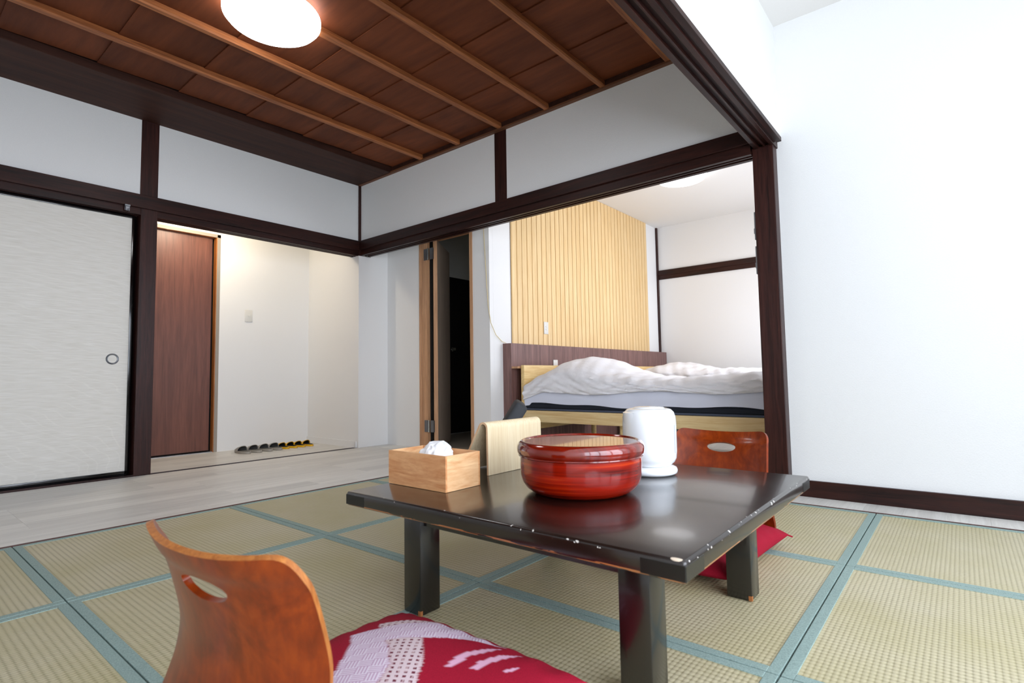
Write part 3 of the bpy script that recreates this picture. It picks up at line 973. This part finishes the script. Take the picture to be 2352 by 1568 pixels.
for i in range(n_ - 1):
    for R_ in (A_, B_):
        f_ = sm.bm.faces.new((R_[i], R_[i + 1], R_[L_ - 2 - i], R_[L_ - 1 - i]))
        f_.material_index = 1
bmesh.ops.recalc_face_normals(sm.bm, faces=sm.bm.faces)
sm.obj('bent_sheet', ['birch_z', 'chair_edge_pale'], st, smooth=True)

# ---- rice tub
bl_ = thing('rice_tub', 'round red-brown lacquered rice tub with a lid in the middle of the table', 'rice tub', (-0.832, 1.300, TZ + 0.0025))
MB().lathe([(0, 0.0), (0.112, 0.0), (0.122, 0.001), (0.136, 0.006), (0.150, 0.016), (0.160, 0.030), (0.1655, 0.048), (0.1675, 0.070), (0.167, 0.104), (0.160, 0.104), (0.158, 0.07), (0.15, 0.02), (0, 0.012)], 96).obj('tub_body', 'lacquer', bl_, smooth=50)
lid = MB().lathe([(0, 0.100), (0.160, 0.100), (0.1705, 0.1005), (0.1725, 0.1025), (0.1715, 0.1050), (0.1735, 0.1075), (0.1755, 0.112), (0.1762, 0.120), (0.1755, 0.128), (0.1725, 0.1345), (0.168, 0.139), (0.163, 0.1415), (0.1595, 0.1420), (0.1575, 0.1405), (0.1560, 0.1385), (0.150, 0.1385), (0, 0.1385)], 96).obj('lid', 'lacquer_lid', bl_, smooth=50)

# ---- kettle
kt = thing('electric_kettle', 'smooth white electric kettle on its base behind the rice tub', 'kettle', (-0.797, 1.664, TZ + 0.0025))
kb = MB().lathe([(0, 0.0), (0.076, 0.0), (0.080, 0.003), (0.0845, 0.006), (0.0855, 0.014), (0.082, 0.022), (0.070, 0.026), (0, 0.026)], 64).obj('power_base', 'kettle', kt, smooth=50)
MB().lathe([(0, 0.027), (0.062, 0.027), (0.066, 0.030), (0.078, 0.040), (0.0835, 0.052), (0.0855, 0.075), (0.0855, 0.160), (0.0840, 0.182), (0.079, 0.197), (0.070, 0.206), (0.058, 0.2095), (0.056, 0.2085), (0, 0.2085)], 72).obj('body', 'kettle', kt, smooth=50)
MB().lathe([(0, 0.2155), (0.030, 0.2150), (0.048, 0.2125), (0.052, 0.2085)], 48, (0, 0, 0)).obj('lid', 'kettle', kt, smooth=60)
# spout bump on the left front shoulder
sb = MB()
def spf(u, v):
    a = math.radians(238 + (u - 0.5) * 44)
    bulge = math.sin(PI * u) * (0.005 * v)
    r = 0.0835 + bulge
    return (r * math.cos(a), r * math.sin(a), 0.135 + 0.062 * v)
sb.grid(spf, 12, 8)
g2 = sb.grid(lambda u, v: ((0.060 + (0.0235 + 0.004 * math.sin(PI * u)) * v) * math.cos(math.radians(238 + (u - 0.5) * 44)), (0.060 + (0.0235 + 0.004 * math.sin(PI * u)) * v) * math.sin(math.radians(238 + (u - 0.5) * 44)), 0.205 - 0.008 * v), 12, 4)
bmesh.ops.remove_doubles(sb.bm, verts=sb.bm.verts, dist=0.0005)
sb.obj('spout', 'kettle', kt, smooth=60)
MB().tube([(-0.034, 0.070, 0.190), (-0.048, 0.100, 0.184), (-0.052, 0.108, 0.150), (-0.050, 0.104, 0.100), (-0.035, 0.074, 0.075)], 0.009, 12).obj('handle', 'kettle', kt, smooth=60)
gs = MB()
gs.grid(lambda u, v: (0.0862 * math.cos(math.radians(-1 + 3.5 * u)), 0.0862 * math.sin(math.radians(-1 + 3.5 * u)), 0.07 + 0.09 * v), 3, 8)
gs.obj('water_gauge', 'grey_line', kt, smooth=True)

# ================================================================ FLOOR CHAIRS
def chair_shell():
    """bent plywood legless chair facing +y, back top at y=0"""
    prof = [(0.000, 0.418), (0.012, 0.394), (0.028, 0.370), (0.045, 0.322), (0.058, 0.275), (0.064, 0.235), (0.062, 0.190), (0.053, 0.145), (0.044, 0.105), (0.044, 0.070), (0.058, 0.040), (0.085, 0.022), (0.125, 0.016), (0.200, 0.018), (0.300, 0.020), (0.400, 0.018), (0.455, 0.012)]
    wid = [0.183, 0.184, 0.186, 0.188, 0.189, 0.188, 0.190, 0.194, 0.198, 0.201, 0.200, 0.196, 0.192, 0.190, 0.190, 0.188, 0.180]
    cur = [0.045, 0.045, 0.045, 0.045, 0.044, 0.042, 0.038, 0.032, 0.024, 0.016, 0.010, 0.007, 0.004, 0.002, 0.0, 0.0, 0.0]
    L = [0.0]
    for a, b_ in zip(prof, prof[1:]):
        L.append(L[-1] + math.hypot(a[0] - b_[0], a[1] - b_[1]))
    tot = L[-1]

    def cr(tab, s):
        # catmull-rom through the table
        s = min(max(s, 0), tot - 1e-6)
        i = max(k for k in range(len(L)) if L[k] <= s)
        i = min(i, len(L) - 2)
        t = (s - L[i]) / (L[i + 1] - L[i])
        p = [tab[max(i - 1, 0)], tab[i], tab[i + 1], tab[min(i + 2, len(tab) - 1)]]
        f = lambda a, b_, c_, d: 0.5 * (2 * b_ + (c_ - a) * t + (2 * a - 5 * b_ + 4 * c_ - d) * t * t + (3 * b_ - a - 3 * c_ + d) * t ** 3)
        if isinstance(p[0], tuple):
            return tuple(f(*[q[k] for q in p]) for k in range(2))
        return f(*p)

    NU, NV = 72, 150
    hc, ha, hb = 0.070, 0.058, 0.0205      # hole centre (arc length), half width, half height

    def pos(u, s):
        w_ = cr(wid, s)
        r = 0.034
        if s < r:
            w_ = w_ - r + math.sqrt(max(0, r * r - (r - s) ** 2))
        if tot - s < 0.05:
            w_ = w_ - 0.05 + math.sqrt(max(0, 0.0025 - (0.05 - (tot - s)) ** 2))
        y, z = cr(prof, s)
        c_ = cr(cur, s)
        x = w_ * u
        q = (x / 0.19) ** 2
        return (x, y + c_ * abs(x / 0.19) ** 2.3, z + 0.015 * q * max(0, 1 - s / 0.12))

    def arc(j):
        t = j / NV
        return tot * t if t > 0.12 else tot * 0.12 * (t / 0.12) ** 1.35
    mb = MB()
    bm = mb.bm
    par = [[((2.0 * i / NU - 1), arc(j)) for i in range(NU + 1)] for j in range(NV + 1)]
    wh_ = 0.186
    dead = set()
    for j in range(NV):
        for i in range(NU):
            uc = (par[j][i][0] + par[j][i + 1][0]) / 2 * wh_
            sc = (par[j][i][1] + par[j + 1][i][1]) / 2
            if (uc / ha) ** 2 + ((sc - hc) / hb) ** 2 < 1:
                dead.add((i, j))
    rim = set()
    for (i, j) in dead:
        for di, dj in ((0, 0), (1, 0), (0, 1), (1, 1)):
            a, b_ = i + di, j + dj
            if any((a - p, b_ - q) not in dead for p in (0, 1) for q in (0, 1)):
                rim.add((a, b_))
    vs = {}
    for j in range(NV + 1):
        for i in range(NU + 1):
            u, s = par[j][i]
            if (i, j) in rim:
                ex, ey = u * wh_ / ha, (s - hc) / hb
                k_ = math.hypot(ex, ey)
                u, s = u / k_, hc + (s - hc) / k_
            vs[(i, j)] = bm.verts.new(pos(u, s))
    for j in range(NV):
        for i in range(NU):
            if (i, j) not in dead:
                bm.faces.new((vs[(i, j)], vs[(i + 1, j)], vs[(i + 1, j + 1)], vs[(i, j + 1)]))
    bmesh.ops.delete(bm, geom=[v_ for v_ in bm.verts if not v_.link_faces], context='VERTS')
    bmesh.ops.recalc_face_normals(bm, faces=bm.faces)
    bm.normal_update()
    faces = list(bm.faces)
    th_ = 0.0105
    bm.verts.ensure_lookup_table()
    verts = list(bm.verts)
    nrm = {v_: v_.normal.copy() for v_ in verts}
    dup = {v_: bm.verts.new(v_.co - nrm[v_] * th_) for v_ in verts}
    be = [e for e in bm.edges if len(e.link_faces) == 1]
    for f_ in faces:
        bm.faces.new([dup[v_] for v_ in reversed(f_.verts)])
    inner_edges = {e for e in be if abs((e.verts[0].co.x + e.verts[1].co.x) / 2) < 0.075 and 0.30 < (e.verts[0].co.z + e.verts[1].co.z) / 2 < 0.40}
    for e in be:
        f_ = e.link_faces[0]
        a, b_ = e.verts
        vl = list(f_.verts)
        if vl[(vl.index(a) + 1) % len(vl)] is not b_:
            a, b_ = b_, a
        q = bm.faces.new((b_, a, dup[a], dup[b_]))
        mx_ = (a.co + b_.co) / 2
        hole = abs(mx_.x) < 0.075 and mx_.z > 0.25 and e in inner_edges
        q.material_index = 0 if hole else 1
    bmesh.ops.recalc_face_normals(bm, faces=bm.faces)
    return mb


shell = chair_shell()
shell_me = shell.mesh('seat_shell', ['chair', 'chair_edge'], smooth=60)
c1 = thing('floor_chair', 'orange-brown bent plywood floor chair in the near left foreground, seen from behind', 'floor chair', (-0.872, 0.311, 0.004), math.radians(8), 'bent plywood floor chairs')
inst('seat_shell', shell_me, c1, (0, 0, 0.004), (0, math.radians(1.3), 0))
shell2 = shell_me.copy()
shell2.materials.clear()
shell2.materials.append(MAT['chair'])
shell2.materials.append(MAT['chair_edge_pale'])
c2 = thing('floor_chair', 'orange-brown bent plywood floor chair beyond the table by the dark post', 'floor chair', (-0.783, 2.330, 0.002), PI, 'bent plywood floor chairs')
inst('seat_shell', shell2, c2)


# cushions
def inside(p, poly):
    r = False
    j = len(poly) - 1
    for i in range(len(poly)):
        xi, yi = poly[i]
        xj, yj = poly[j]
        if (yi > p[1]) != (yj > p[1]) and p[0] < (xj - xi) * (p[1] - yi) / (yj - yi + 1e-12) + xi:
            r = not r
        j = i
    return r


PA = [(-0.02, -0.21), (-0.02, -0.13), (-0.075, -0.052), (-0.113, -0.008), (-0.153, 0.036), (-0.189, 0.062), (-0.176, 0.094), (-0.16, 0.119), (-0.137, 0.159), (-0.094, 0.211), (-0.064, 0.234), (0.009, 0.236), (0.089, 0.235), (0.121, 0.236), (0.078, 0.223), (0.034, 0.197), (0.004, 0.164), (-0.027, 0.126), (-0.085, 0.074), (-0.051, 0.055), (-0.026, 0.032), (0.007, 0.012), (0.06, -0.08), (0.07, -0.21)]
PB = [(-0.085, 0.074), (-0.072, 0.087), (-0.027, 0.126), (0.005, 0.098), (0.054, 0.049), (0.12, -0.04), (0.15, -0.18), (0.07, -0.19), (0.06, -0.08), (0.007, 0.012), (-0.025, 0.033), (-0.051, 0.055)]
PC = [(-0.163, 0.121), (-0.187, 0.139), (-0.161, 0.178), (-0.106, 0.221), (-0.067, 0.232), (-0.086, 0.203), (-0.129, 0.152)]
PS = [[(0.089, 0.076), (0.079, 0.113), (0.079, 0.155), (0.092, 0.195), (0.114, 0.22), (0.106, 0.188), (0.095, 0.147), (0.096, 0.113), (0.1, 0.084)],
      [(0.127, 0.105), (0.12, 0.138), (0.13, 0.188), (0.16, 0.237), (0.147, 0.187), (0.139, 0.147), (0.138, 0.114)],
      [(0.174, 0.142), (0.179, 0.167), (0.189, 0.186), (0.188, 0.165), (0.185, 0.15)]]


def cushion(name, label, loc, rz, hx_, hy_, ht, mat, printed, seed):
    rr = random.Random(seed)
    NU, NV = (150, 160) if printed else (64, 70)
    mb = MB()
    bm = mb.bm

    def P(u, v, side):
        a, b_ = abs(u), abs(v)
        pu, pv = max(0, 1 - a ** 2.4), max(0, 1 - b_ ** 2.4)
        hgt = ht * (pu * pv) ** 0.42
        # edges pull in between the pointed corners
        x = hx_ * u * (1 - 0.055 * (1 - b_ * b_) * a ** 3)
        y = hy_ * v * (1 - 0.055 * (1 - a * a) * b_ ** 3)
        edge = max(a, b_)
        wr = 0.006 * math.sin(26 * u + 2 + seed) * math.exp(-((1 - b_) / 0.12)) + 0.006 * math.sin(24 * v + 1 + seed) * math.exp(-((1 - a) / 0.12))
        z = 0.030 + (hgt if side > 0 else -min(hgt * 0.6, 0.028))
        if side > 0:
            z += wr * (1 - edge ** 8) + 0.004 * math.sin(5 * u + 3 * v + seed)  * (pu * pv)
        return (x, y, z)
    T = {}
    Bt = {}
    for j in range(NV + 1):
        for i in range(NU + 1):
            u, v = 2 * i / NU - 1, 2 * j / NV - 1
            u, v = math.sin(u * PI / 2), math.sin(v * PI / 2)
            T[(i, j)] = bm.verts.new(P(u, v, 1))
            if i in (0, NU) or j in (0, NV):
                Bt[(i, j)] = T[(i, j)]
            else:
                Bt[(i, j)] = bm.verts.new(P(u, v, -1))
    for j in range(NV):
        for i in range(NU):
            k4 = [(i, j), (i + 1, j), (i + 1, j + 1), (i, j + 1)]
            bm.faces.new([T[q] for q in k4])
            bm.faces.new([Bt[q] for q in reversed(k4)])
    o = mb.obj('cover', mat, smooth=80)
    if printed:
        at = o.data.attributes.new('print', 'FLOAT_COLOR', 'POINT')
        for k_, v_ in enumerate(o.data.vertices):
            p = (v_.co.x, v_.co.y)
            c_ = [0, 0, 0, 1]
            if v_.co.z > 0.03:
                if inside(p, PB):
                    c_[1] = 1
                elif inside(p, PA):
                    c_[0] = 1
                elif inside(p, PC):
                    c_[1] = 1
                elif any(inside(p, q) for q in PS):
                    c_[2] = 1
            at.data[k_].color = c_
    t = thing(name, label, 'cushion', loc, rz)
    o.parent = t
    # corner tassels
    for sx_ in (-1, 1):
        for sy_ in (-1, 1):
            MB().tube([(sx_ * (hx_ - 0.004), sy_ * (hy_ - 0.004), 0.030), (sx_ * (hx_ + 0.010), sy_ * (hy_ + 0.009), 0.022)], 0.003, 6).obj('tassel', mat, t)
    return t


cushion('floor_cushion', 'crimson floor cushion with white ribbon print on the near chair', (-0.885, 0.672, 0.014), math.radians(2), 0.275, 0.285, 0.066, 'cushion_print', True, 1)
cushion('floor_cushion', 'plain crimson floor cushion under the far side of the table', (-0.822, 2.015, 0.012), math.radians(-2), 0.268, 0.300, 0.078, 'cushion', False, 2)

# charcoal padded floor chair left of the table (only its back top shows)
dc = thing('padded_floor_chair', 'dark grey padded chair back leaning up behind the bamboo stand', 'floor chair', (-2.02, 2.22, 0.0), math.radians(40))
bk = MB().box(-0.036, -0.22, 0.0, 0.036, 0.22, 0.55, bev=0.020, seg=3).obj('backrest', 'charcoal', dc, (-0.10, 0.16, 0.05), smooth=True)
bk.rotation_euler = (0, math.radians(33), 0)
MB().box(-0.50, -0.20, 0.0, -0.06, 0.20, 0.085, bev=0.03, seg=3).obj('seat', 'charcoal', dc, (0.0, 0.16, 0.002), smooth=True)

# ================================================================ SLIPPERS
def slipper(scale, mat_out, mat_in):
    Ls, Ws = 0.268 * scale, 0.091 * scale
    def half(t):          # half width along the length, t=0 heel, 1 toe
        e = (1 - (2 * t - 1) ** 2) ** 0.42 if 0 < t < 1 else 0
        return Ws / 2 * e * (0.86 + 0.14 * math.sin(PI * min(1, t * 1.15)))
    n = 22
    out = [(-Ls * t, half(t)) for t in [k / n for k in range(n + 1)]]
    poly = [(x, y) for x, y in out] + [(x, -y) for x, y in out[-2:0:-1]]
    sole = MB().prism(poly, 'z', 0.0, 0.020 * scale, bev=0.003)
    ins = MB().prism([(x * 0.93 - 0.035 * Ls, y * 0.86) for x, y in poly], 'z', 0.020 * scale - 0.001, 0.020 * scale + 0.0015)
    upm = MB()
    def upf(u, v):
        a = PI * u
        t0 = 0.44 + 0.10 * abs(math.cos(a))**1.5      # opening edge sweeps back at the sides
        t = t0 + (0.99 - t0) * v
        hw = half(t) * 1.02
        hh = 0.052 * scale * (1 - 0.72 * v ** 1.4)
        return (-Ls * t, hw * math.cos(a), 0.012 * scale + hh * math.sin(a) ** 0.75)
    upm.grid(upf, 20, 14)
    bmesh.ops.recalc_face_normals(upm.bm, faces=upm.bm.faces)
    upm.tube([upf(0.02 + 0.96 * k / 24, 0.0) for k in range(25)], 0.0032 * scale, 6)
    inn = MB()
    def inf(u, v):
        x, y, z = upf(u, 0.03 + v * 0.94)
        return (x - 0.004, y * 0.90, 0.012 * scale + (z - 0.012 * scale) * 0.90)
    inn.grid(inf, 20, 14)
    return (sole.mesh('sole', mat_out, smooth=True), ins.mesh('insole', mat_in), upm.mesh('upper', mat_out, smooth=80), inn.mesh('lining', mat_in, smooth=80))


grey = slipper(1.0, 'grey_eva', 'grey_inner')
yell = slipper(0.86, 'yellow_eva', 'black_inner')
ords = ['leftmost', 'second from the left', 'third from the left', 'rightmost']
for k_, (y, rz) in enumerate([(2.328, 1), (2.428, 0), (2.529, 0), (2.624, -1)]):
    t = thing('slipper', 'grey foam slipper on the hall floor, %s of the four grey ones' % ords[k_], 'slipper', (-5.03, y, 0.001), math.radians(rz), 'slippers lined up in the hall')
    for nm, me_ in zip(('sole', 'insole', 'upper', 'lining'), grey):
        inst(nm, me_, t)
for k_, (y, rz) in enumerate([(2.714, 0), (2.797, -1), (2.883, 1), (2.968, -1)]):
    t = thing('slipper', 'yellow slipper with black inside, %s of the four yellow ones' % ords[k_], 'slipper', (-5.06, y, 0.001), math.radians(rz), 'slippers lined up in the hall')
    for nm, me_ in zip(('sole', 'insole', 'upper', 'lining'), yell):
        inst(nm, me_, t)

# ================================================================ BEDS
def bed_frame(label, y0, wdt):
    t = thing('bed', label, 'bed', (-2.955, y0, 0), 0, 'pine bed frames')
    Lb = 2.06
    MB().box(0, 0, 0.20, 0.036, wdt, 0.762, bev=0.003).obj('headboard', 'pine_y', t, smooth=True)
    MB().box(0.036, 0, 0.278, Lb, 0.030, 0.374, bev=0.002).obj('side_rail', 'pine', t, smooth=True)
    MB().box(0.036, wdt - 0.03, 0.278, Lb, wdt, 0.374, bev=0.002).obj('side_rail', 'pine', t, smooth=True)
    MB().box(Lb - 0.03, 0.03, 0.278, Lb, wdt - 0.03, 0.374, bev=0.002).obj('end_rail', 'pine_y', t, smooth=True)
    for i in range(13):
        MB().box(0.08 + i * 0.15, 0.03, 0.352, 0.15 + i * 0.15, wdt - 0.03, 0.366).obj('slat', 'pine_y', t)
    MB().box(0.036, wdt / 2 - 0.03, 0.29, Lb - 0.03, wdt / 2 + 0.03, 0.351).obj('centre_beam', 'pine', t)
    for (lx, ly) in ((0.03, 0.06), (0.03, wdt - 0.06), (Lb - 0.06, 0.06), (Lb - 0.06, wdt - 0.06), (0.92, 0.10), (0.92, wdt / 2)):
        MB().lathe([(0, 0), (0.022, 0), (0.024, 0.003), (0.027, 0.29), (0, 0.29)], 20).obj('leg', 'pine_y', t, (lx, ly, 0), smooth=True)
    # mattress
    mt = thing('mattress', 'white sheeted mattress over a navy pad on the %s bed' % ('nearer' if y0 < 4 else 'farther'), 'mattress', (-2.915, y0, 0.376), 0, 'mattresses')
    MB().box(0, 0.004, 0.0, 2.0, wdt - 0.004, 0.016, bev=0.004).obj('piping', 'navy_edge', mt, smooth=True)
    MB().box(0, 0.002, 0.016, 2.0, wdt - 0.002, 0.060, bev=0.012, seg=3).obj('navy_pad', 'navy', mt, smooth=True)
    sm_ = MB()
    NX, NZ = 80, 6
    def side(u, v):
        x = 2.0 * u
        zlow = 0.052 + 0.010 * math.sin(9 * u + 0.5) + 0.006 * math.sin(23 * u)
        if u < 0.03:
            zlow -= 0.02
        z = zlow + (0.205 - zlow) * v
        y = -0.004 - 0.006 * math.sin(PI * v) + 0.0015 * math.sin(40 * u)
        return (x, y, z)
    sm_.grid(side, NX, NZ)
    sm_.box(0.0, 0.0, 0.060, 2.0, wdt - 0.002, 0.205, bev=0.03, seg=3)
    sm_.obj('fitted_sheet', 'sheet', mt, smooth=60)
    return t


bed_frame('pine bed frame nearer to the opening, with a plain low headboard', 3.70, 1.20)
bed_frame('pine bed frame farther away against the bedroom far wall', 5.45, 1.20)


def duvet(label, y0, wdt, base, hump, seed):
    nx, ny = 110, 70
    rr = random.Random(seed)
    ph = [rr.uniform(0, 6.28) for _ in range(12)]
    mb = MB()
    def topz(x, y):
        # x: 0 head .. 2 foot; y 0 near side .. 1 far
        z = base + 0.012 * math.sin(3.1 * x + ph[0]) + 0.010 * math.sin(5.3 * x + 4 * y + ph[1])
        hx1 = hump[0]
        g = math.exp(-((x - hx1) / hump[1]) ** 2) if x > hx1 else math.exp(-((x - hx1) / (hump[1] * 0.62)) ** 2)
        z += hump[2] * g * (0.55 + 0.45 * math.sin(PI * min(max(y * 1.0, 0), 1)))
        return z
    def wrinkle(x, y):
        a = 0.006 * math.sin(18 * x + 9 * y + ph[2]) * math.sin(7 * y + 4 * x + ph[3])
        a += 0.004 * math.sin(31 * x - 12 * y + ph[4] + 2 * math.sin(6 * x)) + 0.0025 * math.sin(57 * x + 23 * y + ph[5])
        return a
    def f(u, v):
        x = 0.01 + 1.97 * u
        # v: 0..0.24 near hem hanging side, 0.24..1 top
        if v < 0.24:
            k_ = v / 0.24
            yy = -0.045 * math.sin(PI * (0.25 + 0.55 * k_)) * (1 - 0.35 * k_) - 0.004
            hem = 0.515 + 0.026 * u + 0.012 * math.sin(6.5 * x + ph[6])
            if u < 0.10:
                hem -= 0.05 * (1 - u / 0.10)
            zt = topz(x, 0.0) - 0.045
            z = hem + (zt - hem) * (k_ ** 1.25)
            yy += wrinkle(x, k_) * 1.4
        else:
            k_ = (v - 0.24) / 0.76
            yy = wdt * k_ ** 1.1
            edge = min(1, k_ / 0.22)
            z = topz(x, k_) - 0.045 * (1 - math.sqrt(max(0, 1 - (1 - edge) ** 2))) + wrinkle(x, k_)
            if k_ > 0.9:
                z -= 0.12 * ((k_ - 0.9) / 0.1) ** 2
        # head end and foot end fall away
        eh = min(1, u / 0.11)
        z -= (1 - math.sqrt(max(0, 1 - (1 - eh) ** 2))) * max(0, z - 0.58) * 1.0
        ef = min(1, (1 - u) / 0.05)
        z -= (1 - math.sqrt(max(0, 1 - (1 - ef) ** 2))) * max(0, z - 0.56)
        return (x, yy, z - 0.56)
    BOT = 0.5835 - 0.56

    def outer(u, v):
        x, y, z = f(u, v)
        if v >= 0.24:
            z = max(z, BOT + 0.012)
        return (x, y - 0.004, z)

    def inner(u, v):
        x, y, z = f(u, v)
        if v < 0.24:
            return (x, -0.0145, min(z, BOT))
        return (x, max(y, -0.0145), BOT)
    g1 = mb.grid(outer, nx, ny)
    g2 = mb.grid(inner, nx, ny)
    for j in range(ny):
        mb.bm.faces.new((g1[j][0], g1[j + 1][0], g2[j + 1][0], g2[j][0]))
        mb.bm.faces.new((g1[j][nx], g2[j][nx], g2[j + 1][nx], g1[j + 1][nx]))
    for i in range(nx):
        mb.bm.faces.new((g1[0][i], g2[0][i], g2[0][i + 1], g1[0][i + 1]))
        mb.bm.faces.new((g1[ny][i], g1[ny][i + 1], g2[ny][i + 1], g2[ny][i]))
    bmesh.ops.recalc_face_normals(mb.bm, faces=mb.bm.faces)
    t = thing('duvet', label, 'duvet', (-2.914, y0, 0.56), 0, 'duvets')
    mb.obj('duvet_cover', 'duvet', t, smooth=80)


duvet('rumpled white duvet humped over the pillow on the nearer bed', 3.70, 1.20, 0.650, (0.36, 0.36, 0.165), 3)
duvet('rumpled white duvet on the farther bed with a low hump at its head', 5.45, 1.20, 0.712, (0.42, 0.30, 0.095), 9)


def pillow(label, loc):
    mb = MB()
    def P(u, v, s):
        a, b_ = 2 * u - 1, 2 * v - 1
        h = 0.055 * (max(0, 1 - a ** 4) * max(0, 1 - b_ ** 4)) ** 0.5
        return (0.22 * a * (1 - 0.06 * (1 - b_ * b_)), 0.32 * b_ * (1 - 0.06 * (1 - a * a)), s * h)
    for s in (1, -1):
        mb.grid(lambda u, v: P(u, v, s), 24, 24)
    bmesh.ops.remove_doubles(mb.bm, verts=mb.bm.verts, dist=0.0005)
    bmesh.ops.recalc_face_normals(mb.bm, faces=mb.bm.faces)
    t = thing('pillow', label, 'pillow', loc)
    mb.obj('pillow_case', 'duvet', t, smooth=80)
    t.rotation_euler = (0, math.radians(-14), 0)


pillow('white pillow whose corner peeks out from the nearer duvet', (-2.64, 4.18, 0.665))
